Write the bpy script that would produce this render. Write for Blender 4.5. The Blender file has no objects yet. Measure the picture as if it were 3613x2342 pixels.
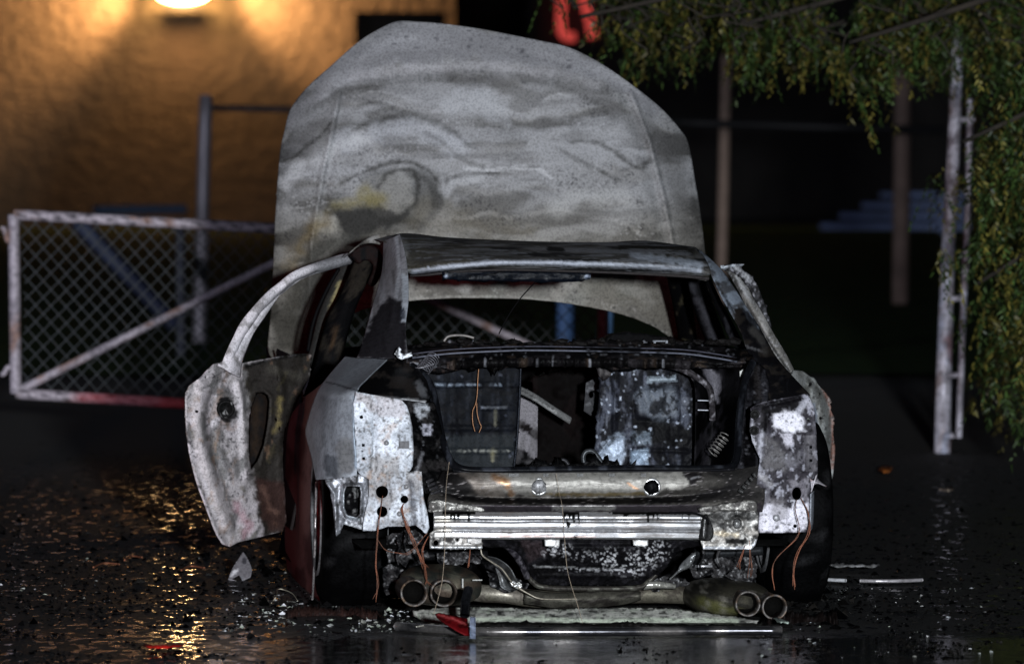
import bpy, bmesh, math, random
import numpy as np
from mathutils import Vector, Matrix
from mathutils.geometry import delaunay_2d_cdt
random.seed(7); rng = np.random.default_rng(11)
sc = bpy.context.scene
COL = sc.collection

# ------------------------------------------------------------------ camera
F = 24000.0; CX = 1806.5; CY = 1171.0; CAMH = 1.8
TH = math.atan(777 / F)
cam = bpy.data.cameras.new('camera'); camo = bpy.data.objects.new('camera', cam); COL.objects.link(camo)
camo.location = (0, 0, CAMH); camo.rotation_euler = (math.pi / 2 - TH, 0, 0)
cam.sensor_width = 36; cam.lens = F / 3613 * 36; cam.clip_start = .5; cam.clip_end = 900
cam.dof.use_dof = True; cam.dof.focus_distance = 24.6; cam.dof.aperture_fstop = 4.5
sc.camera = camo
# ------------------------------------------------------------------ night world
w = bpy.data.worlds.new('World'); sc.world = w; w.use_nodes = True
bg = w.node_tree.nodes['Background']; bg.inputs[0].default_value = (.25, .32, .55, 1); bg.inputs[1].default_value = .016
# ------------------------------------------------------------------ lights that stand beside the scene at night
def aim(o, t):
    o.rotation_euler = (Vector(t) - o.location).to_track_quat('-Z', 'Y').to_euler()
def spot(name, loc, tgt, e, col, ang, rad, blend=.5):
    l = bpy.data.lights.new(name, 'SPOT'); l.energy = e; l.color = col; l.spot_size = math.radians(ang)
    l.spot_blend = blend; l.shadow_soft_size = rad
    o = bpy.data.objects.new(name, l); COL.objects.link(o); o.location = loc; aim(o, tgt); return o
spot('work_light', (1.35, 1.0, 2.1), (.25, 24.5, 1.25), 29000, (.90, .95, 1.0), 22, .22, .8)
spot('beacon_light', (-11, 9, 2.3), (-1.0, 27, .7), 760, (1, .035, .03), 16, .35, .8)
spot('blue_beacon_light', (-14, 12, 3.2), (3.6, 74, 1.4), 9500, (.78, .80, 1), 30, .4, .5)
sc.view_settings.view_transform = 'Standard'; sc.view_settings.look = 'None'
sc.view_settings.exposure = 0; sc.view_settings.gamma = 1
try:
    sc.cycles.use_denoising = True; sc.cycles.max_bounces = 6; sc.cycles.sample_clamp_indirect = 4
except Exception: pass

# ------------------------------------------------------------------ coordinates
CAMV = np.array([0, 0, CAMH]); cT, sT = math.cos(TH), math.sin(TH)
def rays(px, py):
    px, py = np.broadcast_arrays(np.asarray(px, float), np.asarray(py, float))
    x = (px - CX) / F; y = -(py - CY) / F
    return np.stack([x, cT + y * sT, -sT + y * cT], -1)
def at(px, py, Y):
    r = rays(px, py); return CAMV + r * (np.asarray(Y, float) / r[..., 1])[..., None]
def gnd(px, py, z=0.0):
    r = rays(px, py); return CAMV + r * ((z - CAMH) / r[..., 2])[..., None]
YAW = math.radians(6.3)
OR = np.array([.282, 23.85, 0.0])
FW = np.array([-math.sin(YAW), math.cos(YAW), 0.0]); RT = np.array([math.cos(YAW), math.sin(YAW), 0.0])
def C(px, py, d):            # a point of the car, d metres ahead of its rear beam
    r = rays(px, py); t = (np.asarray(d, float) + FW @ (OR - CAMV)) / (r @ FW)
    return CAMV + r * t[..., None]
def proj(v):
    q = np.asarray(v) - CAMV
    dep = q[:, 1] * cT - q[:, 2] * sT; up = q[:, 1] * sT + q[:, 2] * cT
    return CX + F * q[:, 0] / dep, CY - F * up / dep

# ------------------------------------------------------------------ noise
def _h(ix, iy, s):
    n = (ix * 374761393 + iy * 668265263 + s * 974711) & 0x7fffffff
    n = ((n ^ (n >> 13)) * 1274126177) & 0x7fffffff
    return ((n ^ (n >> 16)) & 0xffff) / 65535.0
def vn(x, y, s=0):
    ix = np.floor(x).astype(np.int64); iy = np.floor(y).astype(np.int64); fx = x - ix; fy = y - iy
    fx = fx * fx * (3 - 2 * fx); fy = fy * fy * (3 - 2 * fy)
    return (_h(ix, iy, s) * (1 - fx) + _h(ix + 1, iy, s) * fx) * (1 - fy) + (_h(ix, iy + 1, s) * (1 - fx) + _h(ix + 1, iy + 1, s) * fx) * fy
def fbm(x, y, s=0, o=4):
    t = 0; a = .5; n = 0
    for k in range(o):
        t = t + a * vn(x * 2 ** k + 17.3 * k, y * 2 ** k - 9.1 * k, s + k); n += a; a *= .55
    return t / n
def ss(a, b, x):
    t = np.clip((x - a) / (b - a), 0, 1); return t * t * (3 - 2 * t)
def segdist(px, py, pts, closed=False):
    P = np.array(pts, float); 
    if closed: P = np.vstack([P, P[:1]])
    d = np.full(px.shape, 1e9)
    for a, b in zip(P[:-1], P[1:]):
        ab = b - a; L = max(ab @ ab, 1e-9)
        t = np.clip(((px - a[0]) * ab[0] + (py - a[1]) * ab[1]) / L, 0, 1)
        d = np.minimum(d, np.hypot(px - a[0] - t * ab[0], py - a[1] - t * ab[1]))
    return d
def inside(px, py, pts):
    P = np.array(pts, float); c = np.zeros(px.shape, bool); j = len(P) - 1
    for i in range(len(P)):
        xi, yi = P[i]; xj, yj = P[j]
        if yi != yj:
            c ^= ((yi > py) != (yj > py)) & (px < (xj - xi) * (py - yi) / (yj - yi) + xi)
        j = i
    return c
# ------------------------------------------------------------------ wear, soot, ash and some painted light and shade, laid on by hand: r, g, b, roughness, metallic
WHT = (.66, .70, .76, .5, 0); ASH = (.30, .305, .31, .7, 0); DASH = (.15, .155, .16, .75, 0); GREY = (.115, .12, .13, .42, .35)
SOOT = (.011, .011, .013, .62, 0); CHAR = (.022, .020, .022, .55, 0); OCH = (.30, .235, .07, .8, 0); RUST = (.20, .09, .04, .8, 0)
BLUE = (.25, .30, .40, .5, .1); PINK = (.52, .46, .50, .6, 0); OLIVE = (.075, .068, .05, .75, 0); BRNZ = (.36, .33, .29, .34, .85)
STEEL = (.30, .31, .33, .36, .8); ALU = (.86, .86, .88, .28, .92); VIO = (.045, .04, .055, .45, .3); LGREY = (.24, .27, .31, .40, .3)
def paint(px, py, layers):
    n = len(px); A = np.zeros((n, 5)); k = 0
    for L in layers:
        k += 1
        if L[0] == 'b': A[:] = L[1]; continue
        if callable(L[0]): A = L[0](px, py, A); continue
        c = np.array(L[1])
        if L[0] == 'n':      # noise: colour, sx, sy, lo, hi, strength
            _, _, sx, sy, lo, hi, st = L[:7]; sd = L[7] if len(L) > 7 else k * 31
            wx = 1.6 * (fbm(px / sx / 1.5, py / sy / 1.5, sd + 5, 3) - .5)
            m = ss(lo, hi, fbm(px / sx + wx, py / sy - wx, sd)) * st
        elif L[0] == 'l':    # stroke: colour, pts, width, soft, strength
            _, _, pts, wd, so, st = L[:6]
            j = (fbm(px / max(so * 1.5, 5), py / max(so * 1.5, 5), k * 7) - .5) * 2 * so
            m = (1 - ss(wd - so * .5, wd + so, segdist(px, py, pts) + j)) * st
        elif L[0] == 'p':    # patch: colour, pts, soft, strength
            _, _, pts, so, st = L[:5]
            sd = segdist(px, py, pts, True) * np.where(inside(px, py, pts), -1, 1)
            j = (fbm(px / max(so * 1.6, 5), py / max(so * 1.6, 5), k * 7) - .5) * 2.2 * so
            m = (1 - ss(-so * .6, so * .6, sd + j)) * st
        A += m[:, None] * (c - A)
    return A
def relief(px, py, R):
    h = np.zeros(len(px)); k = 0
    for L in R:
        k += 1
        if L[0] == 'l': h += L[1] * (1 - ss(0, L[3], segdist(px, py, L[2])))
        elif L[0] == 'n': h += L[1] * (fbm(px / L[2], py / L[3], 300 + k * 13) - .5) * 2
        elif L[0] == 'p':
            sd = segdist(px, py, L[2], True) * np.where(inside(px, py, L[2]), -1, 1); h += L[1] * (1 - ss(-L[3], 0, sd))
        elif callable(L[0]): h += L[0](px, py)
    return h
# ------------------------------------------------------------------ materials
def newmat(name):
    m = bpy.data.materials.new(name); m.use_nodes = True; nt = m.node_tree
    return m, nt, nt.nodes['Principled BSDF']
def nd(nt, t, **k):
    n = nt.nodes.new(t)
    for a, b in k.items():
        if a in n.inputs: n.inputs[a].default_value = b
        else: setattr(n, a, b)
    return n
def burnt_mat(name, fine=130, amt=.30, bump=.15, bscale=60, spec=.16, mid=.55):
    m, nt, p = newmat(name); Lk = nt.links.new
    col = nd(nt, 'ShaderNodeAttribute', attribute_name='Col'); met = nd(nt, 'ShaderNodeAttribute', attribute_name='Met')
    tc = nd(nt, 'ShaderNodeTexCoord')
    n1 = nd(nt, 'ShaderNodeTexNoise', Scale=fine, Detail=4.0, Roughness=.65); Lk(tc.outputs['Object'], n1.inputs['Vector'])
    r1 = nd(nt, 'ShaderNodeMapRange'); r1.inputs[1].default_value = .38; r1.inputs[2].default_value = .54
    r1.inputs[3].default_value = 1 - amt; r1.inputs[4].default_value = 1.12; Lk(n1.outputs[0], r1.inputs[0])
    n2 = nd(nt, 'ShaderNodeTexNoise', Scale=fine / 7, Detail=5.0, Roughness=.7); Lk(tc.outputs['Object'], n2.inputs['Vector'])
    r2 = nd(nt, 'ShaderNodeMapRange'); r2.inputs[1].default_value = .35; r2.inputs[2].default_value = .65
    r2.inputs[3].default_value = 1 - amt * mid; r2.inputs[4].default_value = 1 + .1 * mid; Lk(n2.outputs[0], r2.inputs[0])
    mu = nd(nt, 'ShaderNodeMath', operation='MULTIPLY'); Lk(r1.outputs[0], mu.inputs[0]); Lk(r2.outputs[0], mu.inputs[1])
    v = nd(nt, 'ShaderNodeVectorMath', operation='SCALE'); Lk(col.outputs['Color'], v.inputs[0]); Lk(mu.outputs[0], v.inputs['Scale'])
    Lk(v.outputs[0], p.inputs['Base Color'])
    ra = nd(nt, 'ShaderNodeMath', operation='MULTIPLY_ADD'); Lk(n2.outputs[0], ra.inputs[0]); ra.inputs[1].default_value = .3
    sb = nd(nt, 'ShaderNodeMath', operation='SUBTRACT'); Lk(col.outputs['Alpha'], sb.inputs[0]); sb.inputs[1].default_value = .15
    Lk(sb.outputs[0], ra.inputs[2]); Lk(ra.outputs[0], p.inputs['Roughness'])
    Lk(met.outputs['Fac'], p.inputs['Metallic'])
    n3 = nd(nt, 'ShaderNodeTexNoise', Scale=bscale, Detail=5.0, Roughness=.6); Lk(tc.outputs['Object'], n3.inputs['Vector'])
    b = nd(nt, 'ShaderNodeBump', Strength=bump, Distance=.006); Lk(n3.outputs[0], b.inputs['Height']); Lk(b.outputs[0], p.inputs['Normal'])
    bw = nd(nt, 'ShaderNodeRGBToBW'); Lk(col.outputs['Color'], bw.inputs[0]); sr = nd(nt, 'ShaderNodeMapRange'); Lk(bw.outputs[0], sr.inputs[0])
    for i_, v_ in enumerate((.01, .14, .035, spec)): sr.inputs[i_ + 1].default_value = v_
    Lk(sr.outputs[0], p.inputs['Specular IOR Level'])
    return m
M_BURN = burnt_mat('burnt_metal')
M_HOOD = burnt_mat('ash_covered_metal', fine=120, amt=.24, bump=.05, bscale=45, spec=.15, mid=.1)
M_SMOOTH = burnt_mat('scorched_paint', fine=70, amt=.22, bump=.12, bscale=18)
M_CHAR = burnt_mat('wet_charred_surface', fine=90, amt=.5, bump=.45, bscale=40, spec=.08)
M_ALU = burnt_mat('bare_aluminium', fine=60, amt=.12, bump=.04, bscale=25)
def plain(name, col, rough=.6, met=0, nscale=20, namt=.4, bump=.3, stretch=None):
    m, nt, p = newmat(name); Lk = nt.links.new
    tc = nd(nt, 'ShaderNodeTexCoord'); n1 = nd(nt, 'ShaderNodeTexNoise', Scale=nscale, Detail=5.0, Roughness=.65)
    if stretch:
        mp = nd(nt, 'ShaderNodeMapping'); mp.inputs['Scale'].default_value = stretch
        Lk(tc.outputs['Object'], mp.inputs[0]); Lk(mp.outputs[0], n1.inputs['Vector'])
    else: Lk(tc.outputs['Object'], n1.inputs['Vector'])
    r = nd(nt, 'ShaderNodeMapRange'); r.inputs[1].default_value = .35; r.inputs[2].default_value = .65
    r.inputs[3].default_value = 1 - namt; r.inputs[4].default_value = 1 + namt * .5; Lk(n1.outputs[0], r.inputs[0])
    v = nd(nt, 'ShaderNodeVectorMath', operation='SCALE'); v.inputs[0].default_value = col[:3]; Lk(r.outputs[0], v.inputs['Scale'])
    Lk(v.outputs[0], p.inputs['Base Color']); p.inputs['Roughness'].default_value = rough; p.inputs['Metallic'].default_value = met
    b = nd(nt, 'ShaderNodeBump', Strength=bump, Distance=.01); Lk(n1.outputs[0], b.inputs['Height']); Lk(b.outputs[0], p.inputs['Normal'])
    return m

# ------------------------------------------------------------------ building blocks
def tagp(o, label=None, cat=None, group=None, kind=None):
    for k, v in (('label', label), ('category', cat), ('group', group), ('kind', kind)):
        if v: o[k] = v
    return o
def thing(name, loc, label, cat, group=None, rz=0):
    o = bpy.data.objects.new(name, None); COL.objects.link(o); o.location = Vector([float(a) for a in loc]); o.rotation_euler = (0, 0, rz)
    o.empty_display_size = .2; bpy.context.view_layer.update()
    return tagp(o, label, cat, group)
def rootmat(o):
    while o.parent: o = o.parent
    return Matrix.Translation(o.location) @ o.rotation_euler.to_matrix().to_4x4()
def mesh(name, V, Fc, parent=None, mat=None, layers=None, smooth=True, thick=0, loc=None, off=-1):
    V = np.asarray(V, float)
    px, py = proj(V)
    if parent is not None:
        mi = np.array(rootmat(parent).inverted()); W = V @ mi[:3, :3].T + mi[:3, 3]
    elif loc is not None: W = V - np.array(loc, float)
    else: W = V
    me = bpy.data.meshes.new(name); me.from_pydata(W.tolist(), [], [list(map(int, f)) for f in Fc]); me.update()
    if smooth: me.polygons.foreach_set('use_smooth', [True] * len(me.polygons))
    if layers is not None:
        A = paint(px, py, layers) if isinstance(layers, list) else np.asarray(layers, float).copy()
        lum = np.clip(A[:, :3].mean(1), 1e-4, 1); A[:, :3] *= np.where(lum < .10, (lum / .10) ** .6, 1)[:, None]
        ca = me.color_attributes.new('Col', 'FLOAT_COLOR', 'POINT'); ca.data.foreach_set('color', np.clip(A[:, :4], 0, 1).astype('f4').ravel())
        fa = me.attributes.new('Met', 'FLOAT', 'POINT'); fa.data.foreach_set('value', np.clip(A[:, 4], 0, 1).astype('f4'))
    if mat: me.materials.append(mat)
    o = bpy.data.objects.new(name, me); COL.objects.link(o)
    if parent is not None: o.parent = parent
    elif loc is not None: o.location = Vector([float(a) for a in loc])
    if thick:
        s = o.modifiers.new('sheet', 'SOLIDIFY'); s.thickness = thick; s.offset = off
    return o
def cr(pts, n, closed=False):       # Catmull-Rom through pts, n samples by arc length
    P = np.array(pts, float)
    if closed: P = np.vstack([P[-1], P, P[0], P[1]])
    else: P = np.vstack([2 * P[0] - P[1], P, 2 * P[-1] - P[-2]])
    out = []
    for i in range(1, len(P) - 2):
        t = np.linspace(0, 1, 12, endpoint=False)[:, None]; a, b, c, d = P[i - 1:i + 3]
        out.append(.5 * (2 * b + (c - a) * t + (2 * a - 5 * b + 4 * c - d) * t ** 2 + (3 * b - a - 3 * c + d) * t ** 3))
    if not closed: out.append(P[-2:-1])
    Q = np.vstack(out)
    if closed: Q = np.vstack([Q, Q[:1]])
    s = np.r_[0, np.cumsum(np.linalg.norm(np.diff(Q, axis=0), axis=1))]
    u = np.linspace(0, s[-1], n + (1 if closed else 0))
    R = np.stack([np.interp(u, s, Q[:, k]) for k in range(Q.shape[1])], -1)
    return R[:-1] if closed else R
def lin(pts, step, closed=True):
    P = np.array(pts, float); out = []
    if closed: P = np.vstack([P, P[:1]])
    for a, b in zip(P[:-1], P[1:]):
        n = max(1, int(round(np.linalg.norm(b - a) / step)))
        out += [a + (b - a) * k / n for k in range(n)]
    if not closed: out.append(P[-1])
    return np.array(out)
def circ(cx, cy, rx, ry=None, n=20):
    ry = ry or rx; t = np.linspace(0, 2 * math.pi, n, endpoint=False); return np.stack([cx + rx * np.cos(t), cy + ry * np.sin(t)], -1).tolist()
def rect(cx, cy, hx, hy): return [(cx - hx, cy - hy), (cx + hx, cy - hy), (cx + hx, cy + hy), (cx - hx, cy + hy)]
def plate(name, outline, d, parent, layers, holes=(), thick=.003, step=9, rel=None, curve=False, jag=0, mat=None, off=-1, place=C):
    if curve:
        L = np.linalg.norm(np.diff(np.array(list(outline) + [outline[0]], float), axis=0), axis=1).sum()
        O = cr(outline, max(12, int(L / step)), True)
    else: O = lin(outline, step)
    if jag:
        a = np.arange(len(O)); O = O + np.stack([fbm(a / 2.3, a * 0 + 3.1, 5) - .5, fbm(a / 2.3, a * 0 + 8.1, 9) - .5], -1) * 2 * jag
    loops = [O] + [lin(h, min(step, 6)) for h in holes]
    V = []; E = []
    for Lp in loops:
        b = len(V); V += [Vector((float(x), float(y))) for x, y in Lp]; E += [(b + i, b + (i + 1) % len(Lp)) for i in range(len(Lp))]
    x0, y0 = O.min(0); x1, y1 = O.max(0)
    gx, gy = np.meshgrid(np.arange(x0 + step / 2, x1, step), np.arange(y0 + step / 2, y1, step)); gx = gx.ravel(); gy = gy.ravel()
    gx = gx + (rng.random(len(gx)) - .5) * step * .35; gy = gy + (rng.random(len(gy)) - .5) * step * .35
    ok = inside(gx, gy, O) & (segdist(gx, gy, O, True) > step * .45)
    for Lp in loops[1:]: ok &= ~inside(gx, gy, Lp) & (segdist(gx, gy, Lp, True) > 3)
    V += [Vector((float(a), float(b))) for a, b in zip(gx[ok], gy[ok])]
    vs, _, fs, *_ = delaunay_2d_cdt(V, E, [], 0, 1e-4)
    P = np.array([(v.x, v.y) for v in vs]); T = np.array([f for f in fs if len(f) == 3])
    c = P[T].mean(1); k = inside(c[:, 0], c[:, 1], O)
    for Lp in loops[1:]: k &= ~inside(c[:, 0], c[:, 1], Lp)
    T = T[k]; a = P[T]
    ar = (a[:, 1, 0] - a[:, 0, 0]) * (a[:, 2, 1] - a[:, 0, 1]) - (a[:, 1, 1] - a[:, 0, 1]) * (a[:, 2, 0] - a[:, 0, 0])
    T = np.where((ar > 0)[:, None], T[:, ::-1], T)
    use = np.unique(T); mp = np.zeros(len(P), int); mp[use] = np.arange(len(use)); P = P[use]; T = mp[T]
    px, py = P[:, 0], P[:, 1]
    dd = d(px, py) if callable(d) else np.full(len(px), float(d))
    W = place(px, py, dd)
    if rel: W = W - FW * relief(px, py, rel)[:, None]
    return mesh(name, W, T, parent, mat or M_BURN, layers, thick=thick, off=off)
def grid_faces(nr, nc, closed=False):
    f = []
    for i in range(nr - 1):
        for j in range(nc if closed else nc - 1):
            k = (j + 1) % nc; f.append((i * nc + j, i * nc + k, (i + 1) * nc + k, (i + 1) * nc + j))
    return f
def loft(name, rows, nu, nv, parent, layers, thick=.003, rel=None, mat=None, straight=False, off=-1):
    R = [(lin_n(r, nu) if straight else cr(r, nu)) for r in rows]
    R = np.array(R)                                   # rows, nu, 3
    G = np.stack([cr(R[:, j], nv) for j in range(nu)], 1)   # nv, nu, 3
    W = C(G[..., 0].ravel(), G[..., 1].ravel(), G[..., 2].ravel())
    if rel: W = W - FW * relief(G[..., 0].ravel(), G[..., 1].ravel(), rel)[:, None]
    return mesh(name, W, [q[::-1] for q in grid_faces(nv, nu)], parent, mat or M_BURN, layers, thick=thick, off=off)
def lin_n(pts, n):
    P = np.array(pts, float); s = np.r_[0, np.cumsum(np.linalg.norm(np.diff(P, axis=0), axis=1))]; u = np.linspace(0, s[-1], n)
    return np.stack([np.interp(u, s, P[:, k]) for k in range(P.shape[1])], -1)
def strip(name, left, right, parent, layers, bulge=.015, nu=9, nv=40, mat=None, thick=.004, rel=None):
    A = cr(left, nv); B = cr(right, nv); t = np.linspace(0, 1, nu)
    G = A[:, None] * (1 - t)[None, :, None] + B[:, None] * t[None, :, None]
    G[..., 2] -= bulge * (np.sin(t * math.pi))[None, :]
    W = C(G[..., 0].ravel(), G[..., 1].ravel(), G[..., 2].ravel())
    if rel: W = W - FW * relief(G[..., 0].ravel(), G[..., 1].ravel(), rel)[:, None]
    return mesh(name, W, [q[::-1] for q in grid_faces(nv, nu)], parent, mat or M_BURN, layers, thick=thick)
def tubeW(P, r, segs=8, caps=True):
    P = np.asarray(P, float); n = len(P); r = np.broadcast_to(np.asarray(r, float), (n,))
    T = np.gradient(P, axis=0); T /= np.maximum(np.linalg.norm(T, axis=1), 1e-9)[:, None]
    up = np.array([0, 0, 1.0]) if abs(T[0, 2]) < .9 else np.array([0, 1.0, 0]); V = []
    a = np.cross(T[0], up); a /= np.linalg.norm(a)
    for i in range(n):
        a = a - T[i] * (a @ T[i]); a /= max(np.linalg.norm(a), 1e-9); b = np.cross(T[i], a)
        for k in range(segs):
            q = 2 * math.pi * k / segs; V.append(P[i] + r[i] * (a * math.cos(q) + b * math.sin(q)))
    f = grid_faces(n, segs, True)
    if caps: f += [tuple(range(segs)), tuple(range((n - 1) * segs, n * segs))[::-1]]
    return np.array(V), f
def join(parts):
    V = []; Fc = []; b = 0
    for v, f in parts: V.append(np.asarray(v, float)); Fc += [tuple(i + b for i in q) for q in f]; b += len(v)
    return np.vstack(V), Fc
def tube(name, pts, r, parent, layers, n=None, segs=8, mat=None, sm=True, coords='car', loc=None):
    P = np.array(pts, float)
    W = C(P[:, 0], P[:, 1], P[:, 2]) if coords == 'car' else P
    Q = cr(W, n or len(P) * 6) if sm and len(P) > 2 else lin_n(W, n or max(2, len(P) * 4))
    V, f = tubeW(Q, r if np.isscalar(r) else np.interp(np.linspace(0, 1, len(Q)), np.linspace(0, 1, len(r)), r), segs)
    return mesh(name, V, f, parent, mat or M_BURN, layers, loc=loc)
def boxW(c, s, ax=None):
    c = np.array(c, float); s = np.array(s, float) / 2; ax = np.eye(3) if ax is None else np.array(ax)
    V = [c + ax.T @ (s * np.array(k)) for k in ((-1, -1, -1), (1, -1, -1), (1, 1, -1), (-1, 1, -1), (-1, -1, 1), (1, -1, 1), (1, 1, 1), (-1, 1, 1))]
    return np.array(V), [(0, 3, 2, 1), (4, 5, 6, 7), (0, 1, 5, 4), (1, 2, 6, 5), (2, 3, 7, 6), (3, 0, 4, 7)]
def lathe(c, axis, prof, segs=32):        # prof: (distance along axis, radius)
    axis = np.array(axis, float); axis /= np.linalg.norm(axis); up = np.array([0, 0, 1.0]); a = np.cross(axis, up); a /= np.linalg.norm(a); b = np.cross(a, axis)
    V = []
    for t, r in prof:
        for k in range(segs):
            q = 2 * math.pi * k / segs; V.append(np.array(c) + axis * t + r * (a * math.cos(q) + b * math.sin(q)))
    return np.array(V), grid_faces(len(prof), segs, True)

# ================================================================== the setting
def ground_mat():
    m, nt, p = newmat('wet_asphalt'); Lk = nt.links.new
    tc = nd(nt, 'ShaderNodeTexCoord')
    def noise(s, det=4, vec=None, rough=.6):
        n = nd(nt, 'ShaderNodeTexNoise', Scale=s, Detail=float(det), Roughness=rough); Lk(vec or tc.outputs['Object'], n.inputs['Vector']); return n
    def rng_(src, a, b, c, d):
        r = nd(nt, 'ShaderNodeMapRange'); Lk(src, r.inputs[0])
        for i, v in enumerate((a, b, c, d)): r.inputs[i + 1].default_value = v
        return r.outputs[0]
    def mix(f, a, b):
        n = nd(nt, 'ShaderNodeMix'); n.data_type = 'RGBA'; Lk(f, n.inputs[0])
        for i, v in ((6, a), (7, b)):
            if isinstance(v, tuple): n.inputs[i].default_value = v
            else: Lk(v, n.inputs[i])
        return n.outputs[2]
    n1 = noise(55, 5, None, .7); n2 = noise(1.3, 4); n3 = noise(9, 5)
    asph = mix(rng_(n1.outputs[0], .42, .62, 0, 1), (.004, .004, .004, 1), (.020, .0195, .019, 1))
    asph = mix(rng_(n3.outputs[0], .5, .68, 0, .6), asph, (.011, .010, .009, 1))
    sep = nd(nt, 'ShaderNodeSeparateXYZ'); Lk(tc.outputs['Object'], sep.inputs[0])
    # puddle: the level foreground pool plus patches
    pud = nd(nt, 'ShaderNodeMath', operation='ADD')
    a = rng_(sep.outputs[1], 23.6, 23.15, 0, 1); b = rng_(n2.outputs[0], .56, .64, 0, .55)
    a2 = nd(nt, 'ShaderNodeMath', operation='MULTIPLY'); Lk(a, a2.inputs[0]); Lk(rng_(sep.outputs[0], -1.1, -.6, .15, 1), a2.inputs[1]); Lk(a2.outputs[0], pud.inputs[0]); Lk(b, pud.inputs[1])
    wob = nd(nt, 'ShaderNodeMath', operation='MULTIPLY_ADD'); Lk(n3.outputs[0], wob.inputs[0]); wob.inputs[1].default_value = 1.6; wob.inputs[2].default_value = -.8
    pd = nd(nt, 'ShaderNodeMath', operation='ADD', use_clamp=True); Lk(pud.outputs[0], pd.inputs[0]); Lk(wob.outputs[0], pd.inputs[1])
    pc = nd(nt, 'ShaderNodeMath', operation='MULTIPLY', use_clamp=True); Lk(pd.outputs[0], pc.inputs[0]); Lk(rng_(sep.outputs[1], 27, 24, 0, 1), pc.inputs[1])
    # dry lane behind the car
    far = rng_(sep.outputs[1], 32, 40, 0, 1)
    colr = mix(far, asph, (.030, .028, .023, 1))
    colr = mix(pc.outputs[0], colr, (.005, .005, .006, 1))
    Lk(colr, p.inputs['Base Color'])
    ro = nd(nt, 'ShaderNodeMix'); ro.data_type = 'FLOAT'; Lk(pc.outputs[0], ro.inputs[0]); Lk(rng_(sep.outputs[1], 30, 41, .50, .9), ro.inputs[2]); ro.inputs[3].default_value = .11
    Lk(ro.outputs[0], p.inputs['Roughness'])
    mf = nd(nt, 'ShaderNodeMapping'); mf.inputs['Scale'].default_value = (1, .45, 1); Lk(tc.outputs['Object'], mf.inputs[0])
    fl = noise(17, 3, mf.outputs[0]); gx = nd(nt, 'ShaderNodeVectorMath', operation='DISTANCE'); cb = nd(nt, 'ShaderNodeCombineXYZ'); sc_ = nd(nt, 'ShaderNodeMath', operation='MULTIPLY'); Lk(sep.outputs[1], sc_.inputs[0]); sc_.inputs[1].default_value = .28; Lk(sep.outputs[0], cb.inputs[0]); Lk(sc_.outputs[0], cb.inputs[1]); Lk(cb.outputs[0], gx.inputs[0]); gx.inputs[1].default_value = (-1.13, 23.0 * .28, 0)
    ad = nd(nt, 'ShaderNodeMath', operation='ADD'); Lk(fl.outputs[0], ad.inputs[0]); Lk(rng_(gx.outputs['Value'], .12, .60, .085, 0), ad.inputs[1])
    fm = nd(nt, 'ShaderNodeMath', operation='MULTIPLY'); Lk(rng_(ad.outputs[0], .592, .615, 0, 1), fm.inputs[0]); Lk(rng_(sep.outputs[1], 37, 31, 0, 1), fm.inputs[1])
    r2 = nd(nt, 'ShaderNodeMix'); r2.data_type = 'FLOAT'; Lk(fm.outputs[0], r2.inputs[0]); Lk(ro.outputs[0], r2.inputs[2]); r2.inputs[3].default_value = .07; Lk(r2.outputs[0], p.inputs['Roughness'])
    gb = noise(26, 5, None, .7)
    mp = nd(nt, 'ShaderNodeMapping'); mp.inputs['Scale'].default_value = (5, 16, 5); Lk(tc.outputs['Object'], mp.inputs[0])
    rip = noise(1.6, 3, mp.outputs[0])
    b1 = nd(nt, 'ShaderNodeBump', Strength=1.0, Distance=.035); Lk(gb.outputs[0], b1.inputs['Height'])
    b2 = nd(nt, 'ShaderNodeBump', Strength=.22, Distance=.012); Lk(rip.outputs[0], b2.inputs['Height'])
    b3 = nd(nt, 'ShaderNodeBump', Strength=.40, Distance=.005); Lk(noise(20, 2).outputs[0], b3.inputs['Height'])
    m0 = nd(nt, 'ShaderNodeMix'); m0.data_type = 'VECTOR'; Lk(fm.outputs[0], m0.inputs[0]); Lk(b1.outputs[0], m0.inputs[4]); Lk(b3.outputs[0], m0.inputs[5])
    mn = nd(nt, 'ShaderNodeMix'); mn.data_type = 'VECTOR'; Lk(pc.outputs[0], mn.inputs[0]); Lk(m0.outputs[1], mn.inputs[4]); Lk(b2.outputs[0], mn.inputs[5])
    Lk(mn.outputs[1], p.inputs['Normal']); p.inputs['Specular IOR Level'].default_value = .5
    return m
def sheet(name, x0, x1, y0, y1, z, mat, kind='structure', nx=2, ny=2, zf=None):
    gx, gy = np.meshgrid(np.linspace(x0, x1, nx), np.linspace(y0, y1, ny)); gz = gx * 0 + z
    if zf is not None: gz = gz + zf(gx, gy)
    o = mesh(name, np.stack([gx.ravel(), gy.ravel(), gz.ravel()], -1), grid_faces(ny, nx), mat=mat); o['kind'] = kind; return o
M_GND = ground_mat()
sheet('asphalt_ground', -150, 150, -20, 500, 0, M_GND)
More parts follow.
